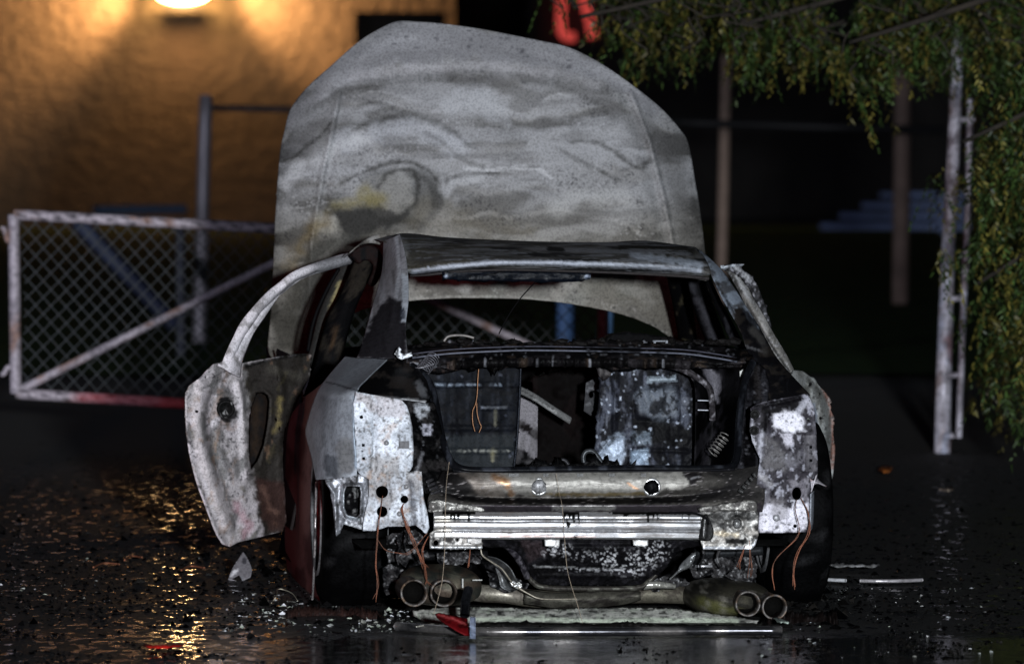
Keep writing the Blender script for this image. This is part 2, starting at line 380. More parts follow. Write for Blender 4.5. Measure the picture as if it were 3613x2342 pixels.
def grass_mat():
    m, nt, p = newmat('dark_grass'); Lk = nt.links.new; tc = nd(nt, 'ShaderNodeTexCoord')
    n = nd(nt, 'ShaderNodeTexNoise', Scale=3.0, Detail=7.0, Roughness=.75); Lk(tc.outputs['Object'], n.inputs['Vector'])
    r = nd(nt, 'ShaderNodeValToRGB'); r.color_ramp.elements[0].position = .35; r.color_ramp.elements[0].color = (.02, .05, .018, 1)
    r.color_ramp.elements[1].position = .7; r.color_ramp.elements[1].color = (.07, .12, .035, 1); Lk(n.outputs[0], r.inputs[0]); Lk(r.outputs[0], p.inputs['Base Color'])
    p.inputs['Roughness'].default_value = .9; p.inputs['Specular IOR Level'].default_value = .1
    b = nd(nt, 'ShaderNodeBump', Strength=1.0, Distance=.08); Lk(n.outputs[0], b.inputs['Height']); Lk(b.outputs[0], p.inputs['Normal']); return m
sheet('grass_field', -60, 60, 45.5, 104, .02, grass_mat(), nx=80, ny=40, zf=lambda x, y: .05 * fbm(x * .9, y * .9, 4))

# ---- the stucco building with its wall lamp
BY = 106.0
def X(px, Y=BY): return float(at(px, 800, Y)[0])
def Z(py, Y=BY): return float(at(1800, py, Y)[2])
def stucco_mat(name, col):
    m, nt, p = newmat(name); Lk = nt.links.new; tc = nd(nt, 'ShaderNodeTexCoord')
    mp = nd(nt, 'ShaderNodeMapping'); mp.inputs['Scale'].default_value = (1, 1, 1.25); Lk(tc.outputs['Object'], mp.inputs[0])
    n = nd(nt, 'ShaderNodeTexNoise', Scale=5.5, Detail=4.0, Roughness=.62); Lk(mp.outputs[0], n.inputs['Vector'])
    n2 = nd(nt, 'ShaderNodeTexNoise', Scale=2.2, Detail=3.0); Lk(tc.outputs['Object'], n2.inputs['Vector'])
    r = nd(nt, 'ShaderNodeMapRange'); r.inputs[1].default_value = .3; r.inputs[2].default_value = .7; r.inputs[3].default_value = .8; r.inputs[4].default_value = 1.1; Lk(n2.outputs[0], r.inputs[0])
    v = nd(nt, 'ShaderNodeVectorMath', operation='SCALE'); v.inputs[0].default_value = col; Lk(r.outputs[0], v.inputs['Scale']); Lk(v.outputs[0], p.inputs['Base Color'])
    p.inputs['Roughness'].default_value = .9
    b = nd(nt, 'ShaderNodeBump', Strength=1.0, Distance=.13); Lk(n.outputs[0], b.inputs['Height']); Lk(b.outputs[0], p.inputs['Normal']); return m
bld = thing('school_building', (X(700), BY, 0), 'low stucco building behind the field, lit orange by its wall lamp', 'building')
M_ST = stucco_mat('tan_stucco', (.27, .195, .125)); M_STD = plain('dark_wall', (.035, .031, .029), .9, 0, 1.5, .3)  # dark wall: shade on recess and wing put into a near-black colour
xl, xe, xr = X(-900), X(1252), X(1606); zt = 6.5; zo = Z(42)
V, f = join([boxW(((xl + xe) / 2, BY + .4, zt / 2), (xe - xl, .8, zt)),
             boxW(((xe + X(1572)) / 2, BY + .4, (zo + zt) / 2), (X(1572) - xe, .796, zt - zo)),
             boxW(((X(1572) + xr) / 2, BY + .4, zt / 2), (xr - X(1572), .8, zt))])
mesh('lit_wall', V, f, bld, M_ST, smooth=False)
V, f = join([boxW((.5 * (xe + X(1572)), BY + 2.0, zt / 2), (X(1572) - xe + .6, .2, zt))]); mesh('recess_wall', V, f, bld, M_STD, smooth=False)
V, f = boxW(((xe + X(1572)) / 2, BY + 1.9, 1.3), (1.9, .08, 2.6)); mesh('door', V, f, bld, plain('dark_door', (.02, .02, .022), .6), smooth=False)
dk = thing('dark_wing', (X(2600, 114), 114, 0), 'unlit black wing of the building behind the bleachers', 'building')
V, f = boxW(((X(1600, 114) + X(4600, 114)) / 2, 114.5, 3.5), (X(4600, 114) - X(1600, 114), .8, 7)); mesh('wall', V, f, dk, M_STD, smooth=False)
lx, lz = X(652), Z(-22)
lamp = thing('wall_lamp', (lx, BY - .1, lz), 'glaring orange wall lamp high on the stucco wall', 'lamp')
V, f = boxW((lx, BY - .10, lz + .12), (.5, .2, .36)); mesh('housing', V, f, lamp, plain('lamp_housing', (.05, .045, .04), .5), smooth=False)
bpy.ops.mesh.primitive_uv_sphere_add(segments=16, ring_count=8); bb = bpy.context.object; me = bb.data; bpy.data.objects.remove(bb)
mg = bpy.data.materials.new('lamp_glow'); mg.use_nodes = True; q = mg.node_tree.nodes['Principled BSDF']; q.inputs['Emission Color'].default_value = (1, .62, .24, 1); q.inputs['Emission Strength'].default_value = 42
me.materials.clear(); me.materials.append(mg)
go = bpy.data.objects.new('glowing_lens', me); COL.objects.link(go); go.parent = lamp; go.location = (0, -.42, 0); go.scale = (.42, .20, .17)
V, f = boxW((lx, BY - .34, lz - .24), (.62, .46, .03)); mesh('bottom_shield', V, f, lamp, plain('lamp_shield', (.05, .045, .04), .5), smooth=False)
for dx in (-.55, .55):
    l = bpy.data.lights.new('wall_lamp_light', 'SPOT'); l.energy = 1050; l.color = (1, .56, .24); l.shadow_soft_size = .12; l.spot_size = math.radians(104); l.spot_blend = 1
    lo = bpy.data.objects.new('wall_lamp_light', l); COL.objects.link(lo); lo.location = (lx + dx * .7, BY - .62, lz + .02); aim(lo, (lx + dx * 7.6, BY + .1, lz - .25))
l = bpy.data.lights.new('wall_lamp_light', 'POINT'); l.energy = 150; l.color = (1, .56, .24); l.shadow_soft_size = .15
lo = bpy.data.objects.new('wall_lamp_light', l); COL.objects.link(lo); lo.location = (lx, BY - .75, lz - .06)

# ---- red letters glowing on the dark wing
def letters():
    Y = 113.6; me_ = bpy.data.materials.new('red_neon'); me_.use_nodes = True; q = me_.node_tree.nodes['Principled BSDF']
    q.inputs['Base Color'].default_value = (.5, .02, .02, 1); q.inputs['Emission Color'].default_value = (1, .11, .09, 1); q.inputs['Emission Strength'].default_value = .5
    def P(l): return [at(a, b, Y) for a, b in l]
    t = thing('neon_sign', at(2040, 140, Y), 'glowing red letters half hidden by the hanging leaves', 'sign')
    for pts in ([(1986, -60), (1980, 40), (1980, 100), (1990, 124), (2008, 132), (2030, 130)], [(2092, 134), (2088, 112), (2080, 70), (2060, 0), (2050, -50)]):
        V, f = tubeW(cr(P(pts), 30), .075, 10); mesh('letter', V, f, t, me_)
    V, f = boxW(at(2036, 20, Y + .25), (1.4, .1, 1.3)); mesh('backing_board', V, f, t, M_STD, smooth=False)
letters()

# ---- bleachers
bl = thing('bleachers', at(3150, 830, 96), 'stepped blue grey metal bleachers far off beside the white post', 'bleachers')
M_BL = plain('bleacher_metal', (.20, .28, .52), .5, .2, 3, .3)
for i, (xa, y0, y1) in enumerate([(2850, 834, 848), (2893, 788, 810), (2962, 752, 772), (3040, 716, 735), (3105, 680, 697)]):
    Yb = 96 + i * .55; z0, z1 = Z(y1, Yb), Z(y0, Yb); xa_, xb_ = X(xa, Yb), X(3420, Yb)
    V, f = boxW(((xa_ + xb_) / 2, Yb, (z0 + z1) / 2), (xb_ - xa_, .12, (z1 - z0)))
    mesh('bench', V, f, bl, M_BL, smooth=False)
for px in (3180, 3330):
    V, f = boxW((X(px, 98), 98.6, .28), (.05, .3, .55)); mesh('leg', V, f, bl, M_BL, smooth=False)

# ---- posts and rails of the far fence
M_POST = plain('weathered_post', (.52, .49, .50), .5, .35, 6, .45, .3, (1, 1, .25))
M_POSTB = plain('brown_post', (.32, .23, .18), .8, 0, 4, .35)
def post(px0, py0, px1, Y, r, label, mat, base=None):
    top = at(px0, py0, Y); bot = np.array([at(px1, 900, Y)[0], Y, 0.0])
    t = thing('fence_post', bot, label, 'post')
    V, f = tubeW(lin_n([bot, top], 12), r, 14); mesh('shaft', V, f, t, mat)
    cp, cf = lathe(top, (0, 0, 1), [(-.05, r * 1.15), (0, r * 1.15), (.03, r * .8), (.05, .001)], 14); mesh('cap', cp, cf, t, mat)
    return t
post(727, 335, 702, 52, .052, 'tall grey metal post behind the gate, in front of the lit stucco wall', M_POST)
post(2563, 190, 2543, 62, .050, 'brown post just right of the raised hood', M_POSTB)
post(3188, 200, 3176, 62, .078, 'wide brown post in front of the bleachers', M_POSTB)
post(1993, 900, 1996, 46, .058, 'pale blue post seen through the rear window, left of its neighbour', plain('pale_blue_post', (.13, .26, .50), .6, 0, 6, .3))
post(2142, 900, 2130, 46, .048, 'pale blue post seen through the rear window, right of its neighbour', plain('pale_blue_post', (.12, .25, .46), .6, 0, 6, .3))
def rail(a, b, Y, r, label, mat):
    P = lin_n([at(*a, Y), at(*b, Y)], 8); V, f = tubeW(P, r, 8); o = mesh('fence_rail', V, f, None, mat, loc=P[0]); tagp(o, label, 'rail')
rail((745, 380), (1500, 398), 54.8, .026, 'dark top rail running from the tall grey post to behind the hood', plain('dark_rail', (.10, .09, .09), .6))
rail((2350, 432), (3330, 462), 61.5, .038, 'black rail crossing in front of the two brown posts', plain('black_rail', (.006, .006, .007), .7))
rail((330, 742), (660, 738), 70, .05, 'pale blue bar low behind the gate', plain('blue_bar', (.12, .2, .3), .6))
rail((270, 780), (620, 1150), 50, .06, 'slanting dark blue brace seen through the gate mesh', plain('blue_brace', (.06, .075, .13), .6))
rail((636, 770), (640, 1290), 49, .035, 'thin grey pole seen through the gate mesh', plain('thin_pole', (.10, .11, .13), .6))

# ---- chain link gates
GY = 35.0
M_GP = burnt_mat('peeling_white_pipe', fine=40, amt=.35, bump=.2, bscale=20)
M_WIRE = plain('galvanised_wire', (.055, .06, .064), .6, .1, 20, .3)
GL = [('b', (.34, .30, .33, .5, .1)), ('n', RUST, 60, 60, .62, .74, .7), ('n', (.16, .14, .16, .6, .1), 40, 40, .58, .7, .6)]
def gate(name, A, B, Cc, D, brace, label, hinge_side, mids=()):
    t = thing(name, (float(at(*D, GY)[0]), GY, 0), label, 'gate', 'gate leaves')
    def bar(nm, a, b, r=.0285, lay=GL, y=GY):
        V, f = tubeW(lin_n([at(*a, y), at(*b, y)], 40), r, 12); return mesh(nm, V, f, t, M_GP, lay)
    spiral = [('b', (.38, .33, .36, .5, .1)), (lambda px, py, A_: np.where((((px + (py * .9)) % 47) < 9)[:, None], np.array((.08, .07, .08, .6, 0)), A_),), ('n', RUST, 60, 60, .66, .74, .7)]
    bar('top_rail', A, B, lay=spiral); bar('bottom_rail', D, Cc, lay=spiral + [('l', (.42, .03, .03, .5, 0), [(600, 1421), (1072, 1448)], 30, 20, .9), ('l', (.42, .07, .08, .5, 0), [(300, 1403), (600, 1421)], 20, 40, .75)]); bar('stile', A, D, .030); bar('stile', B, Cc, .030)  # red strokes paint the red beacon's light into the bottom rail's colour
    bar('brace', *brace, .022)
    # woven mesh
    A2, B2, C2, D2 = [np.array(q, float) for q in (A, B, Cc, D)]
    W = (B2[0] - A2[0]); H = (D2[1] - A2[1]); pw, ph = 54.0, 58.0; parts = []
    sl = (B2[1] - A2[1]) / W
    for s in (1, -1):
        k = -int(H / ph) - 2
        while k * pw < W + H:
            x0, y0, x1, y1 = k * pw, 0.0, k * pw + H / ph * pw, H
            if s < 0: x0, x1 = x1, x0; 
            pts = []
            for u in np.linspace(0, 1, int(H / ph * 2) + 1):
                x = x0 + (x1 - x0) * u; y = y0 + (y1 - y0) * u
                if 12 < x < W - 12: pts.append((A2[0] + x, A2[1] + y + sl * x, .006 * (s if int(round(u * H / ph * 2)) % 2 else -s)))
            if len(pts) > 1:
                P = np.array([at(a, b, GY + c) for a, b, c in pts]); parts.append(tubeW(P, .0027, 4, False))
            k += 1
    V, f = join(parts); mesh('chain_link', V, f, t, M_WIRE)
    return t
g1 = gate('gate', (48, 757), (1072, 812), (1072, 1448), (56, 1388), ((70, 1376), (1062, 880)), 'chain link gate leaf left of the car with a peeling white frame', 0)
g2 = gate('gate', (1092, 813), (2128, 868), (2128, 1505), (1092, 1449), ((1092, 862), (2110, 1330)), 'rusty braced chain link gate leaf seen through the car windows', 1)
for yy in ((806, 850), (1320, 1295)):
    V, f = tubeW(lin_n([at(2, yy[0], GY), at(14, yy[0], GY), at(26, yy[1], GY), at(46, yy[1], GY)], 14), .014, 8); mesh('hinge', V, f, g1, M_GP, GL)

# ---- the white post on the right with its thin pipe
PL = [('b', (.62, .61, .70, .45, .1)), ('n', (.20, .18, .2, .7, 0), 14, 90, .52, .68, .5), ('n', RUST, 20, 60, .62, .72, .6), ('n', (.30, .36, .5, .6, 0), 40, 120, .55, .7, .6), ('l', (.16, .04, .03, .7, 0), [(3350, 1190), (3362, 1270)], 14, 10, .7)]
wp = thing('white_post', gnd(3325, 1598), 'leaning peeling white post under the overhanging leaves', 'post')
b0 = gnd(3325, 1598); YP = float(b0[1])
V, f = tubeW(cr([b0, at(3330, 1330, YP), at(3345, 900, YP), at(3366, 480, YP), at(3380, 120, YP)], 60), np.linspace(.044, .030, 60), 16); mesh('shaft', V, f, wp, M_GP, PL)
V, f = tubeW(cr([at(3383, 1545, YP - .1), at(3396, 1180, YP - .1), at(3412, 800, YP - .1), at(3424, 350, YP - .1)], 50), .017, 10); mesh('side_pipe', V, f, wp, M_GP, PL)
for y in (424, 1055, 1325, 1540):
    x = 3352 - (y - 700) * .055; V, f = tubeW(lin_n([at(x + 20, y, YP - .1), at(x + 72 - (y > 1500) * 12, y - 4, YP - .1)], 5), .015, 8); mesh('bracket', V, f, wp, M_GP, PL)

# ---- the tree whose leaves hang into the picture
def tree():
    t = thing('leafy_tree', (6.6, 33.5, 0), 'leafy tree with drooping yellow green leaves hanging in at the top right', 'tree')
    M_BK = plain('bark', (.028, .022, .016), .9, 0, 12, .5, 1.0)
    def limb(pts, r0, r1, nm='branch'):
        P = cr(np.array(pts, float), 30); V, f = tubeW(P, np.linspace(r0, r1, 30), 8); mesh(nm, V, f, t, M_BK)
    limb([(6.6, 33.5, 0), (6.4, 33.4, 1.2), (6.1, 33.2, 2.4), (5.6, 32.9, 3.4)], .22, .13, 'trunk')
    for tip in [(at(2050, 60, 31.5), .02), (at(2600, 90, 33), .025), (at(3000, 150, 31), .02), (at(2300, -100, 34), .02), (at(3400, 500, 31), .018), (at(3450, 1000, 31.5), .018)]:
        e = tip[0]; s = np.array([6.1, 33.2, 2.4]); m = (s + e) / 2 + np.array([.2, 0, .55]); limb([s, m, e], .055, .009)
    m, nt, p = newmat('leaf'); Lk = nt.links.new
    a = nd(nt, 'ShaderNodeAttribute', attribute_name='Col'); Lk(a.outputs['Color'], p.inputs['Base Color']); p.inputs['Roughness'].default_value = .5
    p.inputs['Specular IOR Level'].default_value = .3
    low = np.array([(1900, -20), (1960, 25), (2030, 40), (2120, 140), (2200, 200), (2290, 255), (2350, 230), (2480, 215), (2540, 170), (2650, 300), (2690, 290), (2760, 250), (2840, 250), (3000, 330), (3060, 440), (3110, 300), (3250, 270), (3330, 320), (3613, 420), (3800, 500)], float)
    V = []; Fc = []; A = []
    def leaf(c, dr, L, W, col):
        n = rng.normal(size=3); s = np.cross(dr, n); s /= max(np.linalg.norm(s), 1e-6); b = len(V)
        V.extend([c, c + dr * L * .35 + s * W, c + dr * L * .72 + s * W * .6, c + dr * L, c + dr * L * .72 - s * W * .6, c + dr * L * .35 - s * W])
        Fc.append((b, b + 1, b + 2, b + 3, b + 4, b + 5)); A.extend([col] * 6)
    def frond(p0, n):
        drp = np.array([rng.normal() * .35, rng.normal() * .3, -1.0]); drp /= np.linalg.norm(drp); L = .05 + .11 * rng.random()
        side = np.array([rng.normal(), rng.normal(), 0]); side /= np.linalg.norm(side)
        yel = rng.random() < .36; g = .35 + 1.0 * rng.random() ** 1.5
        base = np.array((.135, .118, .024)) * g if yel else np.array((.042, .076, .018)) * g
        for k in range(n):
            u = k / n; c = p0 + drp * L * 2 * u
            dr = drp * .75 + side * (.75 if k % 2 else -.75) * (1 - .4 * u) + rng.normal(size=3) * .12; dr /= np.linalg.norm(dr)
            cc = base * (.6 + .8 * rng.random()); leaf(c, dr, .020 + .034 * rng.random() ** 1.5, .0035 + .0045 * rng.random(), (*cc, 1))
    cnt = 0
    while cnt < 2500:
        px = 1880 + 1850 * rng.random(); lo = np.interp(px, low[:, 0], low[:, 1]); py = -160 + (lo + 160) * (1 - rng.random() ** 1.3)
        if fbm(np.array([px / 110]), np.array([py / 80]), 77)[0] < .47: continue
        if 1955 < px < 2115 and py > 0 and rng.random() < .55: continue
        yy = 33 + 5.5 * rng.random(); frond(at(px, py - 135, yy), 12); cnt += 1
    for (sx, sy, sl) in [(2150, 130, 70), (2290, 200, 90), (2420, 180, 70), (2560, 120, 80), (2690, 230, 110), (2745, 200, 60), (2860, 190, 90), (3000, 260, 120), (3055, 330, 140), (3120, 240, 80), (3270, 230, 120), (3330, 260, 110), (1960, 0, 60), (2210, 150, 110), (2610, 180, 70)]:
        for k in range(9):
            frond(at(sx + 30 * rng.normal(), sy - 110 + sl * rng.random(), 32.5 + 1.5 * rng.random()), 14)
    cnt = 0
    while cnt < 1250:
        py = 250 + 1250 * rng.random(); edge = 3435 + 18 * math.sin(py / 60) - (150 if (620 < py < 720 or 830 < py < 960 or 250 < py < 330) and rng.random() < .5 else 0) - (110 if 1130 < py < 1210 and rng.random() < .4 else 0); px = edge + (3760 - edge) * rng.random() ** .8
        den = .40 + .1 * (px < 3430)
        if fbm(np.array([px / 70]), np.array([py / 80]), 31)[0] < den: continue
        if py > 1300 and rng.random() < .6: continue
        near = rng.random() < .6
        frond(at(px, py - 45, (31 + 2 * rng.random()) if near else (36.5 + 2 * rng.random())), 12); cnt += 1
    A_ = np.array(A); o = mesh('crown', V, Fc, t, m, smooth=False)
    ca = o.data.color_attributes.new('Col', 'FLOAT_COLOR', 'POINT'); ca.data.foreach_set('color', A_.astype('f4').ravel())
    # thin twigs the fronds hang from
    parts = []
    for k in range(90):
        px = 1950 + 1700 * rng.random(); lo = np.interp(px, low[:, 0], low[:, 1]); y = -60 + (lo) * rng.random() * .8; Yt = 31 + 3 * rng.random()
        P = np.array([at(px, y, Yt), at(px + 60 * rng.normal(), y + 30, Yt), at(px + 130 * (rng.random() - .3), y + 60 + 40 * rng.random(), Yt)]); parts.append(tubeW(cr(P, 8), .004, 4, False))
    V, f = join(parts); o = mesh('twigs', V, f, t, M_BK); o['kind'] = 'stuff'
tree()

# ================================================================== the burnt car
CAR = thing('burnt_car', OR + FW * 1.5, 'burnt out silver sedan with raised hood, open rear doors and no trunk lid', 'car', rz=YAW)

# ---- hood
def hood():
    out = [(951, 1252), (955, 1102), (964, 929), (972, 750), (987, 545), (1003, 462), (1018, 400), (1046, 352), (1100, 292), (1164, 236), (1257, 154), (1329, 107), (1400, 76), (1470, 77), (1543, 82), (1660, 97), (1757, 114), (1900, 143),
           (2007, 168), (2114, 221), (2221, 293), (2329, 379), (2400, 457), (2429, 507), (2450, 621), (2471, 750), (2486, 871), (2500, 1000), (2506, 1150), (2480, 1230), (2400, 1212), (2360, 1185), (2300, 1148), (2193, 1108), (2050, 1078), (1920, 1060), (1800, 1053),
           (1592, 1052), (1441, 1062), (1330, 1080), (1250, 1105), (1180, 1150), (1100, 1240), (1040, 1262)]
    def d(px, py):
        u = (px - 1720) / 760.0; v = (1150 - py) / 1070.0
        return 3.42 + .10 * v + .26 * np.clip(v - .62, 0, 1) ** 2 * 2 + .10 * u * u + .10 * np.clip(np.abs(u) - .72, 0, 1) * 1.6
    def bands(px, py, A):
        # wavy tide marks left by the heat, flowing across the panel
        wx = 120 * (fbm(px / 300, py / 240, 41, 2) - .5) * 2; wy = 110 * (fbm(px / 260, py / 200, 45, 3) - .5) * 2
        r = np.sqrt(((px - 1720 + wx) * .55) ** 2 + (py + wy - 1180) ** 2)
        b = fbm(r / 75, px / 1400 + 2, 51, 3)
        m1 = ss(.44, .60, b) * .72; A = A + m1[:, None] * (np.array((.10, .10, .10, .75, 0)) - A)
        m2 = ss(.50, .34, b) * .5; A = A + m2[:, None] * (np.array((.34, .35, .37, .7, 0)) - A)
        q = r / 135 + 1.3 * fbm(px / 230, py / 170, 71, 3)
        fr = q % 1; band = ss(.42, .60, fbm(px / 260, py / 160, 61, 2))
        A = A + (ss(.75, .05, fr) * ss(.0, .03, fr) * band * .62)[:, None] * (np.array((.09, .09, .09, .78, 0)) - A)
        m4 = ss(.94, .99, fr) * band * .45; A = A + m4[:, None] * (np.array((.40, .41, .43, .7, 0)) - A)
        m7 = ss(.60, .70, fbm(px / 46 + wx / 60, py / 15, 81, 3)) * ss(.45, .6, fbm(px / 200, py / 120, 82, 2)) * .4; A = A + m7[:, None] * (np.array((.10, .10, .105, .75, 0)) - A)
        g = fbm(px / 4.6, py / 4.6, 66, 2); m5 = ss(.62, .74, g) * ss(.40, .62, fbm(px / 150, py / 90, 67, 3)) * .7
        A = A + m5[:, None] * (np.array((.05, .05, .055, .8, 0)) - A)
        m6 = ss(.64, .76, fbm(px / 6, py / 5, 68, 2)) * ss(.50, .64, fbm(px / 150, py / 90, 69, 3)) * .45
        A = A + m6[:, None] * (np.array((.50, .51, .54, .8, 0)) - A)
        return A
    def tone(px, py, A):
        A = A.copy()
        f = .6 * ss(420, 60, np.hypot((px - 1640) * .55, (py - 470) * 1.6) + 90 * (fbm(px / 90, py / 50, 95) - .5)) * ss(.38, .58, fbm(px / 200, py / 55, 96)) * .55
        A = A + f[:, None] * (np.array((.42, .43, .45, .7, 0)) - A)
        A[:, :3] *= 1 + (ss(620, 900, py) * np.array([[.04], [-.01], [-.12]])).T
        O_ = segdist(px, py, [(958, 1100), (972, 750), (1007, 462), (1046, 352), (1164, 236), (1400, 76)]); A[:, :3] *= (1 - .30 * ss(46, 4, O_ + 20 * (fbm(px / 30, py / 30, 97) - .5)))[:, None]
        A[:, :3] *= (.84 - .34 * ss(2180, 2500, px) - .20 * ss(1180, 960, px))[:, None]; return A  # both sides darkened; the right one paints in shading of the curved edge
    lay = [('b', (.215, .214, .212, .62, .0)), ('n', (.28, .283, .29, .6, .0), 260, 130, .45, .65, .6), (bands,),
           ('n', (.34, .35, .37, .6, 0), 240, 70, .50, .70, .6), ('n', (.11, .11, .112, .8, 0), 260, 55, .54, .72, .5),
           ('l', (.36, .37, .39, .6, 0), [(1196, 330), (1180, 420), (1140, 600), (1100, 850), (1080, 1200)], 1.5, 3, .6), ('l', (.09, .09, .095, .7, 0), [(1204, 330), (1189, 420), (1150, 600), (1110, 850)], 2, 4, .5),  # left crease: painted highlight line with a painted shade line beside it
           ('l', (.35, .35, .36, .6, 0), [(2225, 330), (2290, 500), (2340, 700), (2380, 900), (2390, 1180)], 1.5, 3, .6), ('l', (.09, .09, .095, .7, 0), [(2234, 330), (2300, 500), (2350, 700), (2388, 900)], 2, 4, .5),  # right crease: same pair of painted highlight and shade
           # smooth grey lip along the top
           ('p', (.26, .265, .285, .5, .2), [(1000, 420), (1160, 225), (1400, 60), (1900, 130), (2110, 210), (2340, 380), (2300, 400), (2120, 290), (1900, 240), (1600, 210), (1400, 230), (1180, 340), (1040, 470)], 30, .75),
           ('l', (.13, .13, .135, .8, 0), [(1190, 322), (1300, 285), (1450, 268), (1700, 262), (1900, 272), (2050, 310), (2180, 380)], 12, 22, .65),
           ('l', (.36, .36, .38, .6, 0), [(1250, 268), (1420, 245), (1700, 232), (1950, 255), (2100, 300)], 9, 18, .5),
           ('p', (.12, .12, .125, .8, 0), [(1050, 380), (1190, 325), (1360, 318), (1310, 370), (1180, 380), (1120, 470), (1070, 540), (1010, 560), (1020, 450)], 34, .6),
           ('p', (.105, .105, .105, .8, 0), [(1980, 275), (2200, 330), (2400, 520), (2470, 760), (2500, 1000), (2430, 1000), (2400, 800), (2330, 560), (2200, 420), (2050, 340)], 46, .55),
           ('l', (.05, .05, .05, .8, 0), [(2440, 640), (2468, 800), (2490, 980)], 6, 30, .6),
           ('l', (.09, .09, .09, .8, 0), [(1035, 560), (1090, 500), (1160, 470), (1185, 420)], 3, 5, .7),
           ('l', (.10, .10, .10, .8, 0), [(1340, 430), (1420, 408), (1500, 415), (1560, 450), (1600, 470)], 5, 14, .7),
           ('l', (.44, .46, .50, .6, 0), [(1210, 500), (1330, 470), (1420, 445), (1500, 450), (1620, 520)], 24, 34, .55),
           ('l', (.42, .44, .47, .6, 0), [(1600, 370), (1700, 345), (1760, 400)], 34, 30, .5),
           ('l', (.45, .46, .48, .6, 0), [(1640, 590), (1720, 600), (1840, 590), (1900, 595), (1940, 625)], 4, 8, .8),
           ('l', (.09, .09, .09, .8, 0), [(1300, 600), (1380, 575), (1450, 570), (1510, 600), (1560, 640), (1620, 620), (1760, 608)], 5, 10, .75),
           ('l', (.09, .09, .09, .8, 0), [(2110, 500), (2180, 540), (2240, 590), (2290, 570)], 4, 12, .6),
           ('l', (.10, .10, .10, .8, 0), [(1990, 540), (2080, 590), (2200, 640)], 3, 10, .5),
           # the pale round blister, soot round it, and the ochre burn
           ('p', (.055, .055, .05, .85, 0), [(1290, 590), (1430, 565), (1500, 600), (1540, 640), (1560, 690), (1500, 720), (1450, 780), (1340, 800), (1290, 850), (1180, 860), (1180, 730), (1250, 740), (1330, 690)], 60, .75),
           ('p', (.30, .30, .29, .7, 0), [(1340, 640), (1400, 605), (1455, 610), (1470, 660), (1450, 720), (1400, 745), (1345, 725), (1320, 680)], 26, .6),
           ('p', (.20, .175, .075, .85, 0), [(1150, 700), (1250, 690), (1300, 660), (1340, 700), (1310, 730), (1200, 745), (1150, 740)], 50, .8), ('n', (.28, .26, .10, .8, 0), 14, 10, .70, .8, .0),
           ('p', (.075, .075, .075, .85, 0), [(1190, 750), (1340, 720), (1420, 760), (1330, 800), (1260, 840), (1200, 810)], 24, .8),
           ('p', (.30, .30, .285, .8, 0), [(1120, 760), (1180, 770), (1215, 820), (1150, 830), (1110, 810)], 16, .8),
           ('p', (.17, .13, .06, .85, 0), [(1040, 830), (1110, 780), (1150, 790), (1110, 830), (1080, 880), (1060, 970), (1010, 1010), (1000, 960)], 60, .75),
           ('p', (.06, .06, .055, .85, 0), [(1110, 840), (1290, 830), (1350, 880), (1210, 920), (1150, 1000), (1150, 1150), (1100, 1260), (950, 1260), (955, 1100), (1040, 960)], 50, .75),
           ('p', (.15, .14, .115, .8, 0), [(1450, 700), (1640, 730), (1900, 800), (1900, 850), (1600, 850), (1400, 840)], 50, .5),
           ('l', (.42, .43, .44, .6, 0), [(1965, 735), (2040, 700), (2200, 690)], 16, 30, .5),
           ('p', (.155, .15, .14, .8, 0), [(2060, 960), (2350, 980), (2400, 1180), (2250, 1100), (2050, 1040)], 50, .5),
           ('l', (.48, .50, .53, .6, 0), [(1600, 1000), (1640, 1010)], 14, 24, .6),
           ('l', (.42, .43, .44, .5, 0), [(1450, 1058), (1592, 1048), (1800, 1049), (1940, 1062)], 3, 5, .6)]
    spots = [(1376, 122), (1403, 126), (1434, 132), (1390, 156), (1424, 151), (1468, 168), (1541, 138), (1617, 100), (1655, 109), (1660, 140), (1655, 165), (1697, 167), (1768, 135), (1790, 137), (1765, 155), (1805, 165), (1825, 172), (1840, 185), (1850, 200), (1862, 198), (1700, 252), (1724, 277), (1935, 190), (2007, 215), (2007, 237), (1925, 213), (1846, 292), (1845, 178), (1865, 268)]
    def dots(px, py, A):
        for k, (x, y) in enumerate(spots):
            r = 6 + (k * 37 % 7); m = ss(r, r * .55, np.hypot((px - x) * .8, (py - y) * 1.5) + 3 * fbm(px / 4, py / 4, k)) * .75
            A = A + m[:, None] * (np.array((.07, .07, .08, .8, 0)) - A)
        return A
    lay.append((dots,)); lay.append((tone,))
    K = (.045, .045, .043, .85, 0)
